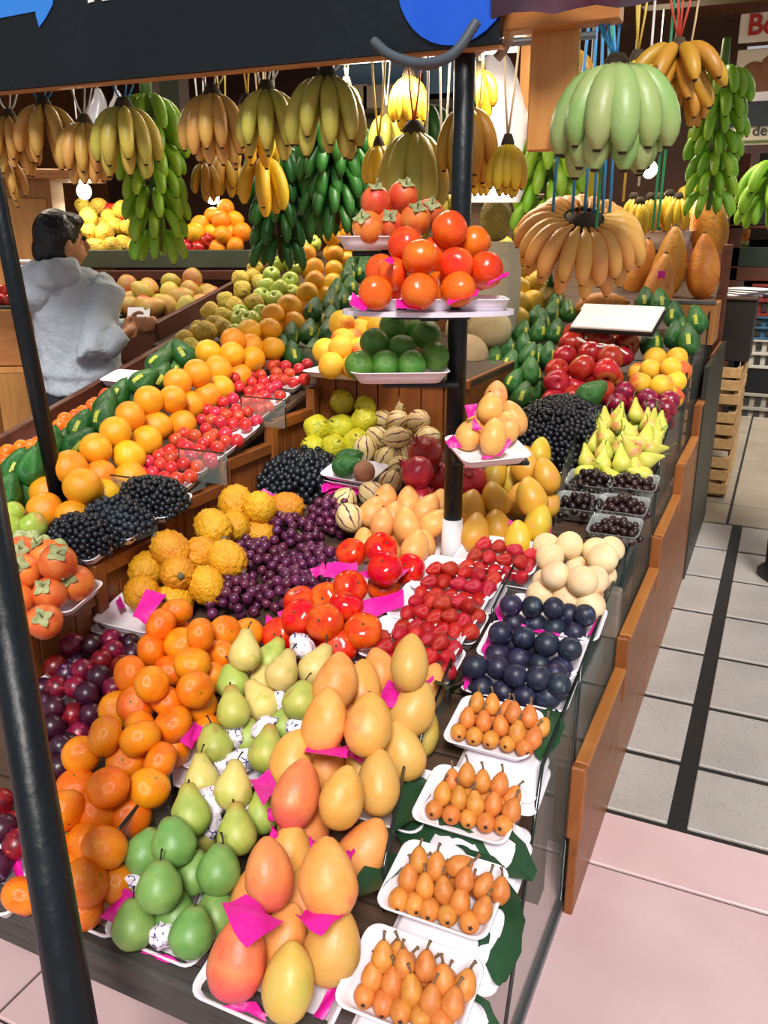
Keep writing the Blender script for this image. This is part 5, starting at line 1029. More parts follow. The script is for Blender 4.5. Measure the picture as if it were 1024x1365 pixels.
hand(atY(-4, 205, 2.3), .16, 4, 'ripe', 'ripe banana hand hanging low beside the wooden cupboard', strings=('white', (0.,), 2.05))
for x, y, Y, L, n, col, st, lb in ((350, 205, 2.7, .2, 3, 'yellow', 'tan', 'bright yellow banana hand in front of the dark stalk'), (352, 172, 2.75, .13, 3, 'yellow', 'tan', 'small yellow bananas above the bright yellow hand'), (272, 215, 2.75, .13, 3, 'far', 'white', 'small brown-tipped bananas beside the bright green stalk'), (300, 200, 2.9, .16, 4, 'far', 'yellow', 'golden bananas behind the bright yellow hand'), (330, 135, 2.6, .2, 3, 'yellow', 'yellow', 'yellow bananas on a thick yellow string'), (462, 112, 2.8, .13, 3, 'yellow', 'white', 'small yellow bananas behind the olive-yellow hand'),
                                   (545, 100, 2.9, .17, 5, 'yellow', 'red', 'yellow banana hand on a red string behind the pole'), (505, 192, 2.55, .135, 5, 'yellow', 'yellow', 'small yellow banana hand on long yellow strings'), (515, 150, 3.0, .16, 3, 'half', 'white', 'greenish bananas behind the yellow strings'), (552, 172, 2.5, .25, 5, 'half', 'red', 'big half-green banana hand beside the pole'), (622, 140, 2.5, .21, 4, 'far', 'tan', 'brownish banana hand behind the navy pole'), (635, 195, 2.75, .14, 5, 'yellow', 'yellow', 'bright small bananas below the brownish hand'), (640, 92, 2.9, .14, 3, 'yellow', 'white', 'yellow bananas in front of the plastic bag'),
                                   (677, 190, 2.45, .135, 5, 'yellow', 'tan', 'bright yellow banana hand hanging before the plastic bag'), (590, 255, 2.7, .2, 3, 'half', 'white', 'half-ripe bananas showing under the big hand'), (762, 62, 2.7, .19, 4, 'far', 'blue', 'brownish bananas in front of the pine board'), (850, 78, 2.7, .17, 4, 'yellow', 'yellow', 'yellow bananas behind the pale green hand')):
    hand(atY(x, y, Y), L, n, col, lb, strings=(st, (-.02, .02), 2.1 if Y < 2.6 else 2.3), fat=.125, az0=-62, az1=62, t0=50)
hand(atY(822, 86, 2.2), .235, 8, 'pale', 'large pale green banana hand hung on blue and green strings', strings=('blue', (-.06, -.05, -.035, .0), 2.1), fat=.148, az0=-110, az1=110, t0=68, t1=-4)
hand(atY(905, 62, 2.75), .18, 6, 'far', 'brown-spotted banana cluster beside the right green stalk', strings=('red', (-.05, -.02, .0, .03), 2.3), fat=.13, t0=85, t1=20)
hand(atY(915, 95, 2.78), .14, 4, 'far', 'lower brown-spotted bananas under the cluster', fat=.13, t0=50, t1=0, strings=('tan', (.02,), 2.3))
# ring of bananas: two tiers around an open crown
pr = atY(776, 305, 2.5)
rg = empty('banana_ring', pr, 'full ring of ripe orange-yellow bananas hanging on blue strings', 'bananas')
RT = Quaternion(CR, math.radians(30))
for tier, (cnt, t0, t1, L) in enumerate(((20, 96, 4, .17), (14, 66, 4, .165))):
    for i in range(cnt):
        a = 2*math.pi*(i+.5*tier)/cnt
        link('banana', banana('ring', t0, t1, .135), rg, RT.to_matrix().to_4x4() @ TRS(Vector((.05*math.cos(a), .05*math.sin(a), .03-.03*tier)), Quaternion((0, 0, 1), a+random.uniform(-.05, .05)), L*random.uniform(.95, 1.05)))
link('crown', MB().tube([(0, 0, -.06), (0, 0, .0), (0, 0, .04)], [.05, .06, .05], 10).mesh('crown', M_crown), rg)
b = MB()
for x in (-.085, -.03, .005, .03, .055, .075): b.tube([(x*CR.x*1.0, x*CR.y, .02), (x*CR.x*.9, x*CR.y*.9, .35), (x*.4, 0, .62)], .0045, 5)
link('string', b.mesh('string', STR['blue']), rg)
for x, Y, c_, zb, lb in ((813, 2.3, 'green', 1.62, 'green'), (900, 2.8, 'green', 1.62, 'thin green'), (893, 2.82, 'green', 1.62, 'dark green'), (848, 2.75, 'yellow', 1.7, 'yellow'), (868, 2.9, 'white', 1.75, 'white'), (752, 2.4, 'white', 1.9, 'long white'), (570, 2.6, 'white', 1.8, 'white cord beside pole')):
    p = atY(x, 60, Y); tag(link('hanging_string', MB().tube([(p.x, p.y, zb), (p.x+.004, p.y, (zb+2.3)/2), (p.x, p.y, 2.35)], .004, 5).mesh('hanging_string', STR[c_])), lb+' plastic string hanging free among the bananas', 'string', 'loose hanging strings')
# whole stalks of green bananas
def stalk(ptop, zlen, tiers, per, L, col, label, rad=.03, zrise=.0):
    o = empty('banana_stalk', ptop, label, 'bananas'); 
    link('stem', MB().tube([(0, 0, zrise+.12), (0, 0, 0), (.01, 0, -zlen*.6), (.0, .01, -zlen)], [.018, .022, .02, .012], 8).mesh('stem', M_crown if col == 'dark' else plain('stalk_green', '#5a7a30', .6)), o)
    for t in range(tiers):
        z = -zlen*t/tiers; sc = 1-.25*t/tiers; n = max(5, int(per*(1-.3*t/tiers)))
        for i in range(n):
            a = 2*math.pi*(i+.5*(t % 2))/n+t*.35
            m = banana(col, random.choice((64, 72, 80)), random.choice((-6, 2)), .13)
            link('banana', m, o, TRS(Vector((.025*math.cos(a), .025*math.sin(a), z)), Quaternion((0, 0, 1), a+random.uniform(-.1, .1)), L*sc*random.uniform(.9, 1.08)))
    link('string', MB().tube([(0, 0, zrise+.1), (0, 0, 2.45-ptop.z)], .004, 5).mesh('string', STR['green' if col == 'green' else 'white']), o)
stalk(atY(195, 128, 2.62), .52, 7, 11, .17, 'green', 'bright yellow-green banana stalk in front of the woman')
stalk(atY(368, 195, 3.1), .42, 5, 12, .19, 'dark', 'dark green banana stalk above the green apples')
stalk(atY(446, 160, 3.0), .36, 5, 13, .19, 'dark', 'dark green banana stalk behind the olive-yellow hand')
stalk(atY(965, 90, 4.6), .62, 7, 11, .19, 'green', 'green banana stalk hanging over the aisle end')
stalk(atY(733, 185, 3.6), .3, 4, 9, .2, 'green', 'short green banana stalk behind the pine board')
stalk(atY(560, 140, 3.6), .35, 4, 10, .2, 'dark', 'dark banana stalk in the shade behind the pole')
stalk(atY(1035, 215, 5.2), .25, 3, 9, .25, 'green', 'green banana stalk over the red apple crates')

for Y_, z_, x0, x1, lb in ((2.3, 2.062, -3.2, -.5, 'steel rail behind the fascia carrying the banana strings'), (2.72, 2.31, -3.0, .2, 'steel rail under the roof carrying the inner banana strings')):
    tag(link('hanging_rail', MB().tube([(x0, Y_, z_), ((x0+x1)/2, Y_, z_), (x1, Y_, z_)], .009, 8).mesh('hanging_rail', M_metal)), lb, 'rail')
# ------------------------------------------------------------------ pole-side extras: corrugated hose, plastic bag, tubes
M_hose = plain('grey_hose', '#4a525a', .45); M_hose2 = plain('beige_hose', '#b59a80', .5)
def hose(name, pts, r, mat, label):
    P = spline([tuple(p) for p in pts], 60); rad = [r*(1+.16*(i % 2)) for i in range(len(P))]
    return tag(link(name, MB().tube(P, rad, 10).mesh(name, mat)), label, 'hose')
hose('corrugated_hose', [atY(x, y, FY-.05-.02*k) for x, y, k in ((498, 55, 0), (520, 73, 1), (555, 84, 1.4), (590, 80, 1.6), (612, 64, 1.2), (636, 28, .2))], .011, M_hose, 'grey corrugated cable hose looping under the blue disc')
hose('corrugated_hose', [atY(x, y, FY-.03-.02*k) for x, y, k in ((540, 80, 0), (565, 90, 1), (588, 84, 1.5), (600, 70, 1.2))], .006, M_hose, 'thin inner strand of the grey cable hose')
hose('corrugated_hose', [atY(x, y, FY+.12) for x, y in ((605, 80), (628, 74), (645, 58), (655, 40))], .012, M_hose2, 'beige cable hose beside the navy pole')
hose('corrugated_hose', [atY(x, y, FY+.14) for x, y in ((662, 78), (672, 66), (678, 52), (680, 40))], .011, M_hose2, 'short beige hose end above the plastic bag')
def tube_lamp(a, b, label, watts, r=.016):
    a, b = Vector(a), Vector(b); o = empty('tube_lamp', (a+b)/2, label, 'lamp', 'fluorescent tube lamps'); c = (a+b)/2
    link('tube', MB().tube([a-c, (a+b)/2-c, b-c], r, 10).mesh('tube', plain('tube_glow', '#fff6ec', .3, emit=('#fff3e4', 5.))), o)
    d = (b-a); M = TRS((0, 0, .045), d.to_track_quat('X', 'Z')); link('housing', MB().box((0, 0, 0), (d.length+.06, .06, .03), bev=.004).mesh('housing', M_white), o, M)
    ld = bpy.data.lights.new('tube_light', 'AREA'); ld.shape = 'RECTANGLE'; ld.size = d.length; ld.size_y = .05; ld.energy = watts; ld.color = (1, .86, .68)
    lo = bpy.data.objects.new('tube_light', ld); COL.objects.link(lo); lo.parent = o; lo.location = (0, 0, -.022); lo.rotation_euler = (0, 0, math.atan2(d.y, d.x))
tube_lamp(atY(447, 80, 2.8), atY(690, 62, 2.8), 'glowing fluorescent tube under the roof behind the navy pole', 9)
tube_lamp((-3.2, 4.3, 2.95), (-1.8, 4.3, 2.95), 'added unseen fluorescent tube deep in the stall over the raised stand', 30)  # added tube above the frame, brightens the dark interior
tube_lamp((-1.5, 5.2, 2.95), (-.5, 5.2, 2.95), 'added unseen fluorescent tube over the papayas', 28)  # added too, out of view, lifts the back of the stall
tube_lamp((-4.6, 3.6, 2.95), (-3.4, 3.6, 2.95), 'added unseen fluorescent tube over the rear counter', 22)  # another added tube, unseen, for the rear left
tube_lamp((.3, 8.3, 3.3), (1.5, 8.3, 3.3), 'added unseen fluorescent tube over the aisle apple stall', 45)  # added outside the view to light the far stall
def bulb(p, label, watts, r=.045):
    o = empty('bulb_lamp', p, label, 'lamp', None)
    link('bulb', revolve('bulb', ball(10, 1.1), plain('bulb_glow', '#fff2d8', .3, emit=('#ffe2b0', 14.)), 16), o, TRS((0, 0, 0), None, r))
    link('socket', MB().tube([(0, 0, r), (0, 0, r*2.2)], r*.45, 10).mesh('socket', M_white), o); link('cord', MB().tube([(0, 0, r*2), (0, 0, 3.1-p.z)], .004, 5).mesh('cord', M_white), o)
    ld = bpy.data.lights.new('bulb_light', 'POINT'); ld.energy = watts; ld.color = (1, .8, .55); ld.shadow_soft_size = r*1.2
    lo = bpy.data.objects.new('bulb_light', ld); COL.objects.link(lo); lo.parent = o; lo.location = (0, 0, -r*2.6)
bulb(atd(866, 226, 5.0), 'bright warm bulb above the yellow bananas on the back box', 9)
bulb(atd(283, 262, 5.6), 'warm bulb lighting the golden fruit on the rear shelf', 5)
bulb(atd(112, 255, 5.3), 'warm bulb behind the banana hands lighting the rear shelf', 3.5)
# plastic bag roll hanging
bagp = []
for j in range(15):
    t = j/14; y = 62+t*208; c0 = 662+4*math.sin(t*5)
    w_ = (5, 14, 20, 26, 31, 35, 38, 39, 39, 38, 37, 38, 39, 38, 34)[j]
    for i in range(12):
        a = 2*math.pi*i/12; p = atd(c0+w_*math.cos(a), y, 2.9+.05*math.sin(a)*(w_/39)); p += CR*.006*math.sin(i*2.6+j*1.1); bagp.append(p)
tag(link('plastic_bag', me_from('plastic_bag', bagp, [(j*12+i, j*12+(i+1) % 12, (j+1)*12+(i+1) % 12, (j+1)*12+i) for j in range(14) for i in range(12)], 'bag_film')), 'white translucent plastic bag hanging behind the yellow banana hand', 'bag'); _p = atd(662, 64, 2.9); link('string', MB().tube([_p, (_p.x, _p.y, 3.12)], .004, 5).mesh('string', STR['white']), bpy.data.objects['plastic_bag'])
for i, (x0, y0, w_, L_) in enumerate(((130, 118, 13, 60), (155, 120, 9, 40))):
    bp = []
    for j in range(8):
        for k in range(8):
            a = 2*math.pi*k/8; ww = w_*(.3+.7*min(j/3, 1)); bp.append(atd(x0+ww*math.cos(a)+2*math.sin(j), y0+L_*j/7, 3.6+.05*math.sin(a)))
    tag(link('plastic_bag', me_from('plastic_bag', bp, [(j*8+k, j*8+(k+1) % 8, (j+1)*8+(k+1) % 8, (j+1)*8+k) for j in range(7) for k in range(8)], 'bag_film')), ('long', 'short')[i]+' clear plastic bag hanging behind the ripe banana hands', 'bag'); _p = atd(x0, y0+1, 3.6); link('string', MB().tube([_p, (_p.x, _p.y, 3.12)], .004, 5).mesh('string', STR['white']), bpy.data.objects['plastic_bag.00%d' % (i+1)])
# ------------------------------------------------------------------ pineapples and papayas
m_ = fruit('skin_pineapple', '#85702c', '#9a7f34', rough=.6, speck=('#3a4a20', 5., .16), bump=(.3, 8))
def pine_fn(x, y, z):
    a = math.atan2(y, x); u = a*4/math.pi*1.3; w_ = z*3.4
    k = 1+.07*abs(math.sin((a*6+z*9)*.5))*abs(math.sin((a*6-z*9)*.5)); return (x*k, y*k, z)
PB = revolve('pineapple', ball(28, 1.35, 2.5), m_, 36, pine_fn)
def pineapple(p, r, label):
    o = tag(link('pineapple', PB, None, TRS(p, axis_q((.05, -.1, 1)), r)), label, 'pineapple')
    b = MB()
    for ring, (n, ln, ti) in enumerate(((8, .9, .9), (7, 1.1, .55), (5, 1.3, .2))):
        for i in range(n):
            a = 2*math.pi*i/n+ring*.4; c, s = math.cos(a), math.sin(a)
            P = [Vector((c*(.15+ln*t*math.sin(ti)*(1+.3*t)), s*(.15+ln*t*math.sin(ti)*(1+.3*t)), 1.25+ln*t*math.cos(ti)*(1-.15*t*t))) for t in (0, .35, .7, 1)]
            ww = [.13, .12, .08, .01]; sd_ = Vector((-s, c, 0)); vs = []
            for q_, w2 in zip(P, ww): vs += [q_-sd_*w2, q_+sd_*w2]
            b.add(vs, [(0, 2, 3, 1), (2, 4, 5, 3), (4, 6, 7, 5)], True)
    link('crown', b.mesh('crown', plain('pineapple_leaf', '#2f5a34', .5, var=.1)), o)
pineapple(atd(661, 293, 3.9), .07, 'dark ripe pineapple below the plastic bag')
pineapple(on('C', 733, 408, .08), .075, 'pineapple standing under the banana ring beside the avocados')
m_t = empty('fruit_box', atd(903, 414, 4.35)+Vector((0, 0, -.05)), 'pale wooden fruit box holding papayas behind the avocados', 'box')
c = Vector(m_t.location); Rq = Quaternion((0, 0, 1), .0)
for nm, cc, dd in (('front', (0, -.15, 0), (.38, .016, .2)), ('side', (-.19, 0, 0), (.016, .3, .2)), ('side', (.19, 0, 0), (.016, .3, .2)), ('bottom', (0, 0, -.09), (.36, .28, .016)), ('back', (0, .15, 0), (.38, .016, .2))):
    link(nm, MB().box((0, 0, 0), dd, bev=.002).mesh(nm, W_light), m_t, Matrix.Translation(cc))
link('rim', MB().box((0, -.15, .105), (.39, .03, .02), bev=.003).mesh('rim', M_metal), m_t)
for x, y, d, r, t, lb in ((945, 297, 4.75, .098, -4, 'tall upright orange papaya at the post'), (893, 352, 4.45, .085, 5, 'golden papaya behind the pink-labelled one'), (938, 358, 4.4, .078, -3, 'golden papaya with dark scar beside the post'), (879, 384, 4.3, .075, 8, 'golden papaya with a square pink label'), (855, 362, 4.7, .08, 10, 'shaded orange papaya behind the banana ring')):
    o = put('papaya', 'papaya', atd(x, y, d), leanq(t, .12), r, lb, 'papaya', None, .02)
    if 'pink' in lb and 'square' in lb: _l = tag(link('price_label', MB().box((0, 0, 0), (.036, .003, .036)).mesh('price_label', M_pink), None, TRS(atd(882, 366, 4.215), Quaternion((0, 0, 1), PSI))), 'square pink paper label stuck on a golden papaya', 'label')
put('papaya', 'papaya', on('C', 800, 408, .09), leanq(80, 1.2), .065, 'orange papaya lying in the shade under the white card', 'papaya', None)
bx2 = tag(link('white_box', tray_mesh(.34, .26, .1), None, TRS(atd(885, 318, 4.9)-Vector((0, 0, .06)), None)), 'deep white tray of yellow bananas behind the papayas', 'tray')
for i, (x, y, d, tl) in enumerate(((853, 268, 4.6, .3), (868, 262, 4.7, .1), (880, 262, 4.75, 0), (893, 258, 4.75, -.1), (905, 262, 4.7, -.2), (845, 262, 4.65, .3))):
    hand(atd(x, y, d), .2, 3, 'yellow', 'yellow banana hand resting in the white tray behind the papayas', az0=-40, az1=40, t0=40, t1=-10, fat=.12, rows=1, grp='yellow bananas in the back tray')
heap('quince', 'guava', 'yellow-green quince behind the tall papaya', 'quince', 'quinces behind the tall papaya', 1.35, '_: 925 268 5.5; 938 262 5.5; 950 270 5.5; 930 250 5.6; 944 246 5.6; 915 258 5.6; 958 258 5.6; 926 282 5.4; 962 275 5.4', .05, depth=True, base=0., fill=False)
# cream cabinet, yellow round card, pine pieces behind
cb = Vector((*atd(672, 300, 6.6).xy, 0))
cab = empty('cabinet', cb, 'tall cream cabinet behind the plastic bag and pineapple', 'cabinet')
link('body', MB().box((0, 0, .95), (.8, .4, 1.9), bev=.01).mesh('body', plain('cabinet_cream', '#cfc6b4', .5)), cab); link('door', MB().box((0, -.21, 1.0), (.72, .02, 1.6), bev=.004).mesh('door', plain('cabinet_door', '#d8d0c0', .5)), cab); link('handle', MB().box((-.3, -.23, 1.1), (.02, .03, .14)).mesh('handle', M_metal), cab)
yc = atd(776, 258, 4.4)
ycard = tag(link('round_card', MB().poly([(.115*math.cos(a*.2618)*(.85), .17*math.sin(a*.2618)) for a in range(24)], .01, Quaternion((0, 0, 1), PSI).to_matrix().to_4x4() @ Matrix.Rotation(math.pi/2, 4, 'X')).mesh('round_card', plain('card_yellow', '#f0d820', .5)), None, Matrix.Translation(yc)), 'rounded yellow card behind the blue strings', 'card')
link('string', MB().tube([(0, .012, .1), (0, .012, 3.1-yc.z)], .004, 5).mesh('string', STR['white']), ycard)
bd = atY(738, 112, FY+.11)
tag(link('pine_board', MB().box((0, 0, 0), (.115, .025, .30), bev=.004).mesh('pine_board', W_light), None, TRS(bd, None)), 'upright pine board hung behind the pale green banana hand', 'board')
tag(link('pine_post', MB().box((0, 0, 1.55), (.06, .06, 3.1), bev=.004).mesh('pine_post', W_light), None, Matrix.Translation((*atd(692, 290, 5.6).xy, 0))), 'slim pine post beside the cream cabinet', 'post')
pz = atd(661, 293, 3.9); zc_ = zs('C', pz.y)
slab_c = empty('riser_box', (pz.x, pz.y+.02, zc_), 'cream carton raising the ripe pineapple', 'carton'); link('body', MB().box((0, 0, (pz.z-.095-zc_)/2), (.2, .2, pz.z-.095-zc_), bev=.004).mesh('body', plain('carton_cream', '#c9bfa9', .7)), slab_c); link('flap', MB().box((0, -.102, (pz.z-.095-zc_)-.03), (.19, .004, .05)).mesh('flap', plain('carton_cream', '#c9bfa9', .7)), slab_c)
qz = atd(938, 262, 5.5); ql = empty('tall_crate', (qz.x, qz.y, 0), 'tall brown crate under the quinces behind the tall papaya', 'crate'); link('body', MB().box((0, 0, (qz.z-.12)/2), (.34, .3, qz.z-.12), bev=.004).mesh('body', W_brown), ql); link('rim', MB().box((0, -.15, qz.z-.12), (.36, .02, .04), bev=.003).mesh('rim', W_crate), ql)
# ------------------------------------------------------------------ shelves and walls deep in the stall
QP = Quaternion((0, 0, 1), PSI)
def slab(name, label, cat, c, d, mat, rz=0., bev=.004, grp=None):
    return tag(link(name, MB().box((0, 0, 0), d, bev=bev).mesh(name, mat), None, TRS(Vector(c), Quaternion((0, 0, 1), rz))), label, cat, grp)
def unit(name, label, cat, c, rz, parts):
    o = empty(name, Vector(c), label, cat, None, Quaternion((0, 0, 1), rz))
    for nm, pc, pd, mt in parts: link(nm, MB().box((0, 0, 0), pd, bev=.004).mesh(nm, mt), o, Matrix.Translation(pc))
    return o
M_grn = plain('green_board', '#3e4638', .6, noise=('#4c5442', 3.)); M_void = plain('near_black_brown', '#1a120d', .9)  # last one: flat near-black brown of the far stall back and the box
s0 = atd(205, 345, 5.4)
unit('rear_shelf', 'grey-green fronted rear shelf of yellow and golden fruit', 'shelf', s0, PSI, [('front', (0, 0, 0), (1.9, .04, .11), M_grn), ('board', (0, .28, .0), (1.9, .5, .02), W_brown), ('rail', (0, 0, -.1), (1.9, .05, .06), W_brown)]+[('post', (x, .06, -(s0.z/2)-.06), (.06, .06, s0.z-.12), W_brown) for x in (-.9, 0, .9)])
for nm, k_, lb, g_, cells, r in (('quince', 'guava', 'yellow-green fruit on the rear shelf behind the person in grey', 'yellow fruit on the rear shelf', '_: 118 290 5.5; 130 276 5.7; 112 275 5.7; 150 328 5.45; 132 330 5.45; 165 328 5.5; 178 330 5.5; 140 310 5.5; 155 302 5.55; 172 305 5.55; 160 282 5.6; 146 292 5.6; 135 300 5.6; 180 315 5.6; 120 310 5.5; 125 328 5.5', .062), ('apple', 'apple_red', 'red apple on the rear shelf by the bright stalk', 'red apples on the rear shelf', '_: 152 283 5.65; 137 278 5.7; 163 296 5.6; 262 328 5.5; 272 324 5.5; 252 330 5.5', .055), ('orange', 'orange', 'golden orange on the brightly lit rear shelf', 'golden fruit on the lit rear shelf', '_: 285 322 5.5; 298 322 5.5; 310 325 5.5; 280 305 5.55; 295 302 5.55; 305 306 5.55; 288 286 5.6; 300 284 5.6; 310 290 5.6; 272 305 5.55; 265 312 5.5; 318 310 5.55', .062)):
    heap(nm, k_, lb, nm, g_, float(s0.z)+.01, cells, r, depth=True, base=0., fill=False)
s1 = atd(200, 428, 4.3)
unit('rear_counter', 'dark brown rear counter of green-red mangoes beside the person in grey', 'counter', s1, PSI+.15, [('front', (0, 0, -.1), (.8, .04, .2), W_brown), ('slab', (0, .26, 0), (.8, .5, .025), M_grn), ('edge_strip', (0, -.025, .0), (.8, .012, .03), plain('edge_pale', '#9a9484', .6))]+[('leg', (x, .3, -s1.z/2-.01), (.05, .05, s1.z-.03), W_brown) for x in (-.35, .35)])
heap('mango', 'mango_far', 'green-red mango on the rear counter', 'mango', 'mangoes on the rear counter', float(s1.z), '_: 150 390 4.5; 165 388 4.5; 178 410 4.35; 190 398 4.4; 202 386 4.5; 212 404 4.4; 226 390 4.5; 222 412 4.35; 240 402 4.4; 250 390 4.5; 262 405 4.4; 205 416 4.32; 245 416 4.32; 160 412 4.35; 150 405 4.4; 270 388 4.6; 190 414 4.35; 232 378 4.6; 258 378 4.6; 280 396 4.5; 170 398 4.45', .058, depth=True, base=.012, fill=False)
unit('white_cabinet', 'white tiled low cabinet under the rear counter', 'cabinet', Vector((*atd(178, 480, 4.3).xy, 0))+fwdh*.12, PSI+.15, [('body', (0, .1, .4), (.6, .25, .8), plain('cab_white', '#b9b5a8', .5))]+[('tile', (-.2+.2*i, -.03, .1+.2*j), (.19, .012, .19), plain('cab_tile', '#c4c0b4', .35)) for i in range(3) for j in range(4)])
tag(link('paper_note', MB().box((0, 0, 0), (.11, .003, .05)).mesh('paper_note', M_white), None, TRS(atd(185, 416, 4.2), QP @ Quaternion((1, 0, 0), -.5))), 'white paper note by the hand of the person in grey', 'paper')
# pine cupboard and counter on the left
cu_ = Vector((*atd(10, 300, 4.7).xy, 0))
unit('pine_cupboard', 'tall pine cupboard behind the low banana hand', 'cupboard', cu_, PSI+.1, [('carcass', (0, .15, .95), (.5, .28, 1.9), W_light), ('door', (0, 0, 1.55), (.44, .02, .5), W_light), ('cornice', (.1, .08, 1.92), (.8, .4, .05), W_pinex)])
lc = atd(18, 452, 3.95)
unit('pine_counter', 'pine fronted counter left of the person in grey', 'counter', lc+Vector((-.12, 0, 0)), PSI+.1, [('front', (0, 0, 0), (.5, .04, .26), W_pinex), ('lower_rail', (0, 0, -.15), (.5, .045, .03), W_light), ('slab', (0, .25, .135), (.5, .5, .02), M_grn), ('leg', (-.06, -.01, -lc.z/2-.07), (.07, .07, lc.z-.14), W_light)])
for i in range(6): slab('foam_stack_tray', 'pinkish foam tray in the stack on the left counter', 'tray', atd(45, 378-i*6, 4.15), (.2, .16, .012), M_foam, PSI+random.uniform(-.2, .2), grp='stacked foam trays on the left counter')
heap('cherry', 'nectarine', 'dark red cherry heaped on the left counter', 'cherry', 'cherries on the left counter', float(lc.z+.14), '_: 4 400 4.1; 12 392 4.1; 20 404 4.08; 6 412 4.05; 16 415 4.05; 26 412 4.05; 2 386 4.15; 14 382 4.15; 24 392 4.12; -4 404 4.1; 30 402 4.1', .032, depth=True, base=0., fill=False)
# wall hangings on the back wall
YW = 7.36
def onwall(name, label, cat, x, y, w, h, mat, t=.03, off=0.):
    p = atY(x, y, YW-t/2-off); return tag(link(name, MB().box((0, 0, 0), (w, t, h), bev=.003).mesh(name, mat), None, Matrix.Translation(p)), label, cat)
onwall('blue_panel', 'light blue wall panel behind the fluorescent tube', 'panel', 545, 92, 1.5, .5, plain('panel_blue', '#7fa9cc', .6), .02)
onwall('grey_panel', 'ribbed grey wall panel behind the small yellow banana hand', 'panel', 520, 200, 1.7, .85, plain('panel_grey', '#7a7260', .7, noise=('#8a8270', 6.)), .02)
for y, lb in ((150, 'grey wall shelf below the pale cartons'), (215, 'lower grey wall shelf behind the yellow strings')): onwall('wall_shelf', lb, 'shelf', 515, y, 1.4, .035, plain('shelf_grey', '#5a5a52', .6), .3)
for i, (x, lb) in enumerate(((478, 'pale carton on the wall shelf beside the yellow strings'), (512, 'middle pale carton on the wall shelf'), (545, 'pale carton on the wall shelf beside the red string'))): onwall('carton', lb, 'carton', x, 133, .28, .2, plain('carton', '#c9bda6', .7), .24, .02)
pf = onwall('notice_frame', 'framed cream notice behind the bright green stalk', 'picture', 228, 130, .42, .66, plain('notice_cream', '#cbbfae', .7)); link('print', MB().box((0, -.02, 0), (.22, .01, .32)).mesh('print', plain('notice_green', '#8a967c', .7)), pf)
onwall('paper_sheet', 'white sheet on the wall beside the dark green stalks', 'paper', 408, 200, .2, .8, plain('sheet_white', '#cfc8bc', .7), .006)
onwall('wall_board', 'brown wall board right of the plastic bag', 'board', 705, 130, .5, .8, W_brown)
# ------------------------------------------------------------------ the stall across the aisle
YF = 8.5
def fx(x, y, Y=YF): return atY(x, y, Y)
def block(name, label, cat, x0, y0, x1, y1, depth, mat, Y=YF, grp=None, bev=.006):
    a, b_ = fx(x0, y1, Y), fx(x1, y0, Y)
    return tag(link(name, MB().box((0, 0, 0), (abs(b_.x-a.x), depth, abs(b_.z-a.z)), bev=bev).mesh(name, mat), None, Matrix.Translation(((a.x+b_.x)/2, Y+depth/2, (a.z+b_.z)/2))), label, cat, grp)
def slot_crate(label, x0, y0, x1, y1, depth, col, Y=YF):
    a, b_ = fx(x0, y1, Y), fx(x1, y0, Y); w_, h_ = b_.x-a.x, b_.z-a.z; o = empty('plastic_crate', ((a.x+b_.x)/2, Y, a.z), label, 'crate')
    m_ = plain('crate_'+col, col, .5); link('body', MB().box((0, depth/2+.02, h_/2), (w_, depth, h_*.98)).mesh('body', m_), o); dk = plain('crate_slot', '#2a2622', .8)
    for zz in (.06, .5, .94): link('rim', MB().box((0, 0, h_*zz), (w_*1.01, .03, h_*.1), bev=.003).mesh('rim', m_), o)
    n = 7
    for i in range(n):
        link('slot', MB().box((-w_/2+w_*(i+.5)/n, .012, h_*.28), (w_/n*.5, .02, h_*.26)).mesh('slot', dk), o); link('slot', MB().box((-w_/2+w_*(i+.5)/n, .012, h_*.73), (w_/n*.5, .02, h_*.22)).mesh('slot', dk), o)
stall = empty('market_stall', (fx(1040, 370).x, YF, 0), 'dark wooden stall across the aisle with fruit bins and plastic crates', 'stall')
def spart(nm, x0, y0, x1, y1, depth, mat, Y=YF):
    a_, b_ = fx(x0, y1, Y), fx(x1, y0, Y); link(nm, MB().box((0, 0, 0), (abs(b_.x-a_.x), depth, abs(b_.z-a_.z)), bev=.006).mesh(nm, mat), stall, Matrix.Translation(Vector(((a_.x+b_.x)/2, Y+depth/2, (a_.z+b_.z)/2))-Vector(stall.location)))
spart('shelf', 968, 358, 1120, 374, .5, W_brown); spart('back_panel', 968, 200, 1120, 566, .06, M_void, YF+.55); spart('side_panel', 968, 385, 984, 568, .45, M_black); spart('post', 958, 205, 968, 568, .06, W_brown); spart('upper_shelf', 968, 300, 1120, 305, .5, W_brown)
slot_crate('red plastic crate above the blue one across the aisle', 998, 380, 1100, 422, .4, '#7a2218'); slot_crate('blue plastic crate across the aisle', 986, 424, 1100, 452, .4, '#2c5a78'); slot_crate('white slotted plastic crate across the aisle', 986, 455, 1100, 490, .4, '#b9b2a2'); slot_crate('grey slotted plastic crate on the floor across the aisle', 984, 530, 1100, 564, .4, '#8f887a')
block('black_rack', 'black rack between the plastic crates', 'rack', 986, 492, 1100, 528, .4, M_black)
block('green_bin', 'dark green fruit bin under the orange fruit across the aisle', 'bin', 972, 330, 1100, 356, .4, plain('bin_green', '#1d2a20', .5)); block('green_bin', 'dark green fruit bin under the red apples across the aisle', 'bin', 972, 272, 1100, 300, .4, plain('bin_green', '#1d2a20', .5))
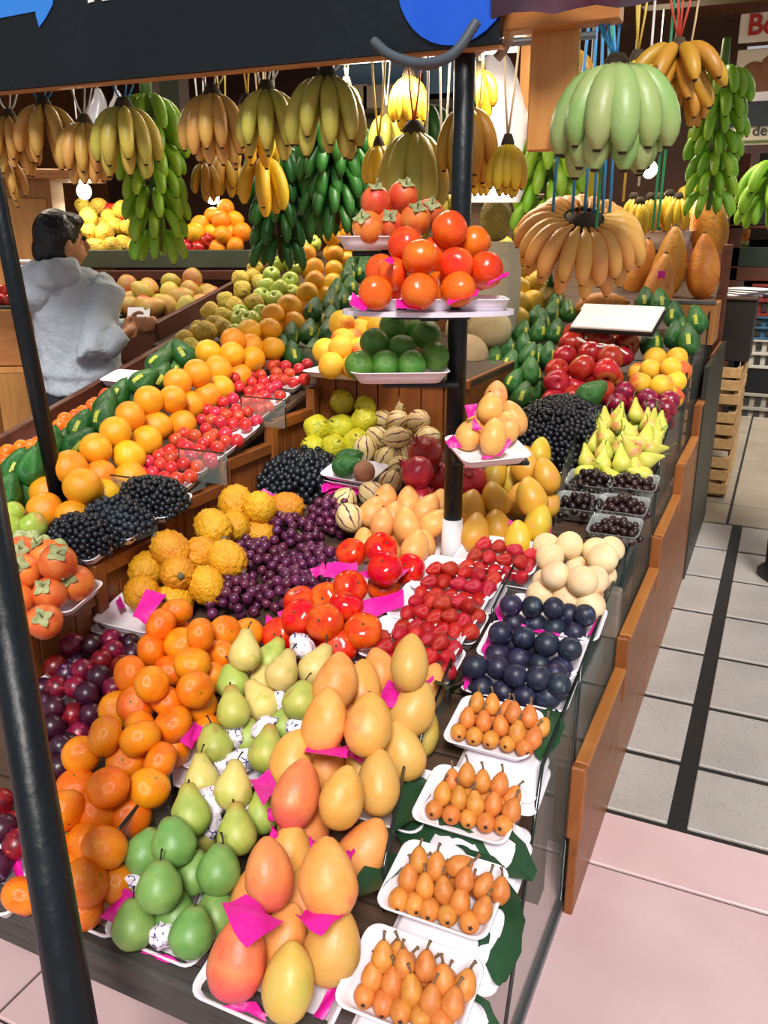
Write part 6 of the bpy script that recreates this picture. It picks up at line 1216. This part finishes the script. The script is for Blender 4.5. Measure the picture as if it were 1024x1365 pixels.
heap('apple', 'apple_red', 'red apple heaped in the upper bin across the aisle', 'apple', 'red apples across the aisle', 1.9, '_: 984 264 8.4; 996 262 8.4; 1008 264 8.4; 1020 262 8.4; 986 252 8.5; 999 250 8.5; 1012 250 8.5; 1024 250 8.5; 992 240 8.6; 1005 238 8.6; 1016 240 8.6; 998 230 8.7; 1009 228 8.7; 980 258 8.5', .07, depth=True, base=-.5, fill=False)
heap('orange', 'orange', 'orange fruit in the lower bin across the aisle', 'orange', 'orange fruit across the aisle', 1.4, '_: 980 318 8.4; 992 312 8.45; 1003 306 8.5; 1016 304 8.5; 1008 316 8.45; 1026 312 8.4', .075, depth=True, base=-.5, fill=False)
heap('apple', 'apple_green', 'green pear-apple in the lower bin across the aisle', 'apple', 'green fruit across the aisle', 1.3, '_: 985 328 8.3; 998 330 8.3; 1012 328 8.3; 1024 330 8.3', .065, depth=True, base=-.5, fill=False)
for i in range(4): slab('paper_sheet', 'white paper sheets piled beside the stand post', 'paper', (-.27+.02*i, 6.1, 1.245+.012*i), (.2, .3, .004), M_white, .2+.25*i, grp='paper sheets beside the post', bev=0)
# wooden crates stacked at the end of the side board
for i in range(3):
    o = empty('slat_crate', (-.33, 6.1+.0*i, .02+.27*i), ('lowest', 'middle', 'topmost')[i]+' pale slatted wooden crate in the stack at the end of the side board', 'crate')
    for z_ in (.05, .14, .22): link('slat', MB().box((.13, .1*i, z_), (.014, 1.0, .065), bev=.002).mesh('slat', W_crate), o); 
    for z_ in (.05, .14, .22): link('slat', MB().box((-.02, -.5+.1*i, z_), (.3, .014, .065), bev=.002).mesh('slat', W_crate), o)
    for y_ in (-.47, .0, .47): link('corner_post', MB().box((.115, y_+.1*i, .13), (.025, .04, .25), bev=.002).mesh('corner_post', W_crate), o)
    link('bottom', MB().box((0, .1*i, .01), (.27, .98, .012)).mesh('bottom', W_crate), o)
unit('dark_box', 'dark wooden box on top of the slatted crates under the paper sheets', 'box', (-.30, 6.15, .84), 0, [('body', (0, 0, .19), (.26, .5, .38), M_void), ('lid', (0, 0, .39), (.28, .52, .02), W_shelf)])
# signs over the far stall
def text(body, name, size, p, mat, parent, font_bold=False, M=None, ext=.004):
    cu = bpy.data.curves.new(name, 'FONT'); cu.body = body; cu.size = size; cu.extrude = ext
    if font_bold: cu.offset = size*.018
    ob = bpy.data.objects.new(name, cu); COL.objects.link(ob)
    dg = bpy.context.evaluated_depsgraph_get(); me = bpy.data.meshes.new_from_object(ob.evaluated_get(dg)); bpy.data.objects.remove(ob)
    me.materials.clear(); me.materials.append(mat); o = link(name, me, parent); o.matrix_local = M; return o
M_red = plain('letter_red', '#b8241c', .5); M_ink = plain('letter_black', '#1c1a18', .5)
RX = Matrix.Rotation(math.pi/2, 4, 'X')
YS = 7.0
def sign(label, x0, y0, x1, y1, mat, Y=YS):
    a, b_ = fx(x0, y1, Y), fx(x1, y0, Y); b_.z = fx(x0+25, y0, Y).z; a.z = fx(x0+25, y1, Y).z; o = empty('hanging_sign', ((a.x+b_.x)/2, Y, (a.z+b_.z)/2), label, 'sign'); link('board', MB().box((0, 0, 0), (b_.x-a.x, .03, b_.z-a.z), bev=.005).mesh('board', mat), o); return o
sg = sign('white sign with bold red letters Bo over the aisle', 984, 17, 1110, 56, plain('sign_white', '#e6ddd2', .5)); a = fx(995, 47, YS-.025)
text('Bo', 'lettering', .18, None, M_red, sg, True, Matrix.Translation(a-Vector(sg.location)) @ RX)
sg = sign('dark poster with a bowl of brown fruit on cream ground', 975, 66, 1110, 147, plain('poster_cream', '#cfc2b0', .6)); 
bw = fx(1015, 112, YS-.02)-Vector(sg.location)
for dx, dz in ((-.06, .06), (.06, .1), (.14, .03), (.02, .0), (-.1, -.02)): link('painted_fruit', revolve('painted_fruit', ball(8, 1), plain('poster_brown', '#7a4a2c', .6), 12), sg, TRS(bw+Vector((dx, 0, dz)), None, (.085, .012, .085)))
link('painted_bowl', MB().poly([(-.2, 0), (.22, 0), (.16, -.1), (-.14, -.1)], .01, RX).mesh('painted_bowl', M_white), sg, Matrix.Translation(bw+Vector((0, -.012, -.05)))); link('dark_band', MB().box((0, 0, 0), (.9, .008, .16)).mesh('dark_band', plain('poster_dark', '#22303a', .6)), sg, Matrix.Translation(bw+Vector((.1, -.018, -.19))))
sg = sign('cream sign with small black lettering deuts', 960, 151, 1110, 194, plain('sign_cream', '#ddd2c2', .5)); a = fx(1002, 181, YS-.025)
text('deuts', 'lettering', .10, None, M_ink, sg, False, Matrix.Translation(a-Vector(sg.location)) @ RX @ Matrix.Shear('XZ', 4, (.0, .0)))
link('green_line', MB().box((0, 0, 0), (.8, .01, .018)).mesh('green_line', M_green), sg, Matrix.Translation(fx(1030, 188, YS-.02)-Vector(sg.location)))
# ------------------------------------------------------------------ people
def loft(b, rings, n=16):
    """rings: (x,y,z,rx,ry) -> closed tube along z"""
    vs = []; fs = []
    for x, y, z, rx, ry in rings:
        for k in range(n): a = 2*math.pi*k/n; vs.append((x+rx*math.cos(a), y+ry*math.sin(a), z))
    for i in range(len(rings)-1):
        for k in range(n): fs.append((i*n+k, i*n+(k+1) % n, (i+1)*n+(k+1) % n, (i+1)*n+k))
    fs += [tuple(range(n-1, -1, -1)), tuple(range((len(rings)-1)*n, len(rings)*n))]
    b.add(vs, fs, True)
def ell(b, c, r, n=14):
    vs = []; fs = []; pr_ = ball(n)
    t = revolve('tmp', pr_, M_white, 18); b.add([Vector((v.co.x*r[0], v.co.y*r[1], v.co.z*r[2]))+Vector(c) for v in t.vertices], [tuple(p.vertices) for p in t.polygons], True); bpy.data.meshes.remove(t)
def remesh(o, vox, sm=6, disp=None):
    m = o.modifiers.new('union', 'REMESH'); m.mode = 'VOXEL'; m.voxel_size = vox; m.use_smooth_shade = True
    s = o.modifiers.new('smooth', 'SMOOTH'); s.factor = .5; s.iterations = sm
    if disp:
        tx = bpy.data.textures.new('folds', 'CLOUDS'); tx.noise_scale = disp[1]; d = o.modifiers.new('folds', 'DISPLACE'); d.texture = tx; d.strength = disp[0]; d.mid_level = .5
def hand_geo(b, w_, d_, side_):
    """palm with four curled fingers and a thumb; w_ wrist, d_ direction of the palm, side_ thumb side"""
    w_, d_ = Vector(w_), Vector(d_).normalized(); s_ = Vector(side_); s_ = (s_-d_*s_.dot(d_)).normalized(); n_ = d_.cross(s_)
    b.tube([w_-d_*.03, w_, w_+d_*.04, w_+d_*.085], [.026, .027, .036, .034], 10, flat=.55)
    for k, ln in enumerate((.07, .08, .075, .06)):
        r0 = w_+d_*.08+s_*(.027-.018*k); b.tube([r0-d_*.02, r0+d_*ln*.45, r0+d_*ln*.8-n_*.02, r0+d_*ln*.82-n_*.045], [.0095, .009, .0085, .007], 8)
    r0 = w_+d_*.03+s_*.03; b.tube([r0-s_*.01, r0+d_*.03+s_*.025, r0+d_*.06+s_*.03, r0+d_*.08+s_*.018], [.012, .011, .01, .008], 8)
def person(name, loc, rz, label, jacket, pants, hair_c, skin_c, face, arms, heads, hood=True, jlabel=None, hemz=.95, shoe_c='#15151a'):
    sk = plain('skin_tone_'+skin_c, skin_c, .5, bump=(.04, 30)); b = MB()
    hx, hy, hz = heads; fx_, fy_ = face
    ell(b, (hx, hy, hz), (.078, .09, .112)); ell(b, (hx+fx_*.03, hy+fy_*.03, hz-.05), (.058, .06, .065)); b.tube([(hx-fx_*.02, hy-fy_*.02, hz-.07), (hx*.6, hy*.6, hz-.17), (0, 0, hz-.26)], [.05, .052, .07], 12)
    f = Vector((fx_, fy_, 0)); s_ = Vector((-fy_, fx_, 0)); hc = Vector((hx, hy, hz))
    b.tube([hc+f*.085+ZU*.012, hc+f*.1-ZU*.012, hc+f*.108-ZU*.03, hc+f*.09-ZU*.038], [.009, .012, .015, .011], 8)      # nose
    for sg_ in (-1, 1):
        ell(b, hc+s_*sg_*.079+f*.0-ZU*.012, (.014, .018, .03), 8)                                                      # ears
    b.tube([hc+f*.088+s_*.02-ZU*.062, hc+f*.095-ZU*.062, hc+f*.088-s_*.02-ZU*.062], .007, 6)                            # lips
    for A in arms:
        w_ = Vector(A[2]); d_ = (Vector(A[3])-w_); b.tube([A[0], A[1], A[2]], [.05, .042, .028], 10); hand_geo(b, w_, d_, A[4])
    loft(b, [(0, 0, .9, .13, .1), (0, 0, 1.1, .12, .09), (0, 0, 1.3, .15, .1), (0, 0, 1.42, .13, .08), (0, 0, 1.47, .05, .05)])
    for sg_ in (-1, 1): loft(b, [(sg_*.08, .0, .05, .04, .045), (sg_*.08, 0, .3, .05, .055), (sg_*.08, 0, .5, .055, .06), (sg_*.075, 0, .9, .08, .09)]); ell(b, (sg_*.08, .05, .04), (.04, .1, .035), 8)
    body = link(name, b.mesh(name, sk), None, TRS(Vector(loc), Quaternion((0, 0, 1), rz))); remesh(body, .0075, 4); tag(body, label, 'person')
    for sg_ in (-1, 1):
        e = link('eye', revolve('eye', ball(6), plain('eye_dark', '#1a1412', .3), 10), body, TRS(hc+f*.083+s_*sg_*.032+ZU*.008, None, .011))
    j = MB(); loft(j, [(0, 0, hemz-.01, .172, .135), (0, 0, hemz+.0, .175, .138), (0, 0, hemz+.06, .17, .134), (0, 0, hemz+.075, .182, .145), (0, 0, 1.12, .178, .14), (0, 0, 1.28, .188, .14), (0, 0, 1.38, .185, .125), (0, 0, 1.44, .13, .1), (0, 0, 1.475, .075, .075)])
    for A in arms:
        a0, a1, a2 = Vector(A[0]), Vector(A[1]), Vector(A[2]); mid = a1.lerp(a2, .5)
        j.tube([a0*.9+Vector((0, 0, a0.z*.1)), a0, a0.lerp(a1, .5), a1, mid, a1.lerp(a2, .88), a2.lerp(a1, -.12)], [.075, .08, .07, .068, .058, .05, .042], 12)
    jo = link('jacket', j.mesh('jacket', jacket), body); remesh(jo, .010, 4, (.024, .085)); 
    if jlabel: jo['label'] = jlabel
    if hood:
        h = MB(); hcx, hcy = hx*.5-fx_*.09, hy*.5-fy_*.09
        h.tube([(hcx-fy_*.13+fx_*.1, hcy+fx_*.13+fy_*.1, 1.475), (hcx-fy_*.1-fx_*.0, hcy+fx_*.1, 1.45), (hcx-fx_*.04, hcy-fy_*.04, 1.42), (hcx+fy_*.1, hcy-fx_*.1, 1.45), (hcx+fy_*.13+fx_*.1, hcy-fx_*.13+fy_*.1, 1.475)], [.045, .065, .085, .065, .045], 12)
        ell(h, (hcx-fx_*.05, hcy-fy_*.05, 1.37), (.11, .08, .075)); ho = link('hood', h.mesh('hood', jacket), body); remesh(ho, .011, 5, (.024, .05))
    t = MB()
    for sg_ in (-1, 1): loft(t, [(sg_*.08, 0, .06, .06, .065), (sg_*.08, 0, .3, .068, .072), (sg_*.08, 0, .55, .078, .085), (sg_*.078, 0, .85, .1, .115), (sg_*.06, 0, hemz+.03, .1, .115)])
    to = link('trousers', t.mesh('trousers', pants), body); remesh(to, .013, 3)
    for sg_ in (-1, 1):
        s2 = MB(); loft(s2, [(sg_*.08, .03, .0, .05, .125), (sg_*.08, .03, .03, .052, .127), (sg_*.08, .0, .09, .045, .075), (sg_*.08, -.02, .12, .042, .05)]); link('shoe', s2.mesh('shoe', plain('shoe_'+shoe_c, shoe_c, .5)), body)
    hr = MB(); ell(hr, hc-f*.022+ZU*.022, (.096, .1, .106)); ell(hr, hc-f*.045-ZU*.045, (.085, .078, .085))
    ell(hr, hc+f*.03+ZU*.075, (.07, .07, .04)); ho = link('hair', hr.mesh('hair', hair_c), body); remesh(ho, .009, 6, (.005, .02))
    return body
M_hood = plain('grey_fleece', '#a7b0ba', .9, bump=(.3, 60), noise=('#b2bac2', 14.)); M_jean = plain('dark_trousers', '#161922', .8); M_hair = plain('black_hair', '#0d0b0b', .35, bump=(.5, 40))
wl = atd(108, 480, 3.72)
fvec = (math.cos(.62), math.sin(.62))
person('person', (wl.x, wl.y, .0), PSI, 'person in pale grey hooded sweatshirt with short black hair, facing the rear counter', M_hood, M_jean, M_hair, '#b9805c', fvec,
       [((.15, -.04, 1.39), (.10, -.15, 1.12), (.215, -.1, 1.205), (.245, .0, 1.215), (0, 0, 1)), ((-.13, .06, 1.39), (-.05, .22, 1.14), (.13, .25, 1.2), (.2, .24, 1.21), (0, 0, 1))], (-.035, .03, 1.585), True, 'pale grey hooded sweatshirt', .955)
M_wht = plain('white_apron', '#d8d6d8', .8, bump=(.2, 30)); M_dk = plain('black_trousers', '#121214', .8)
person('person', (.2, 4.3, 0), PSI+.1, 'person in a white top and dark trousers standing on the aisle tiles', M_wht, M_dk, M_hair, '#c08a66', (0, -1),
       [((-.15, 0, 1.39), (-.19, -.06, 1.12), (-.15, -.17, 1.27), (-.14, -.2, 1.33), (1, 0, 0)), ((.15, 0, 1.39), (.2, 0, 1.12), (.2, -.06, .9), (.2, -.08, .84), (-1, 0, 0))], (0, .0, 1.6), False, 'white top', .86, '#1a1a1c')
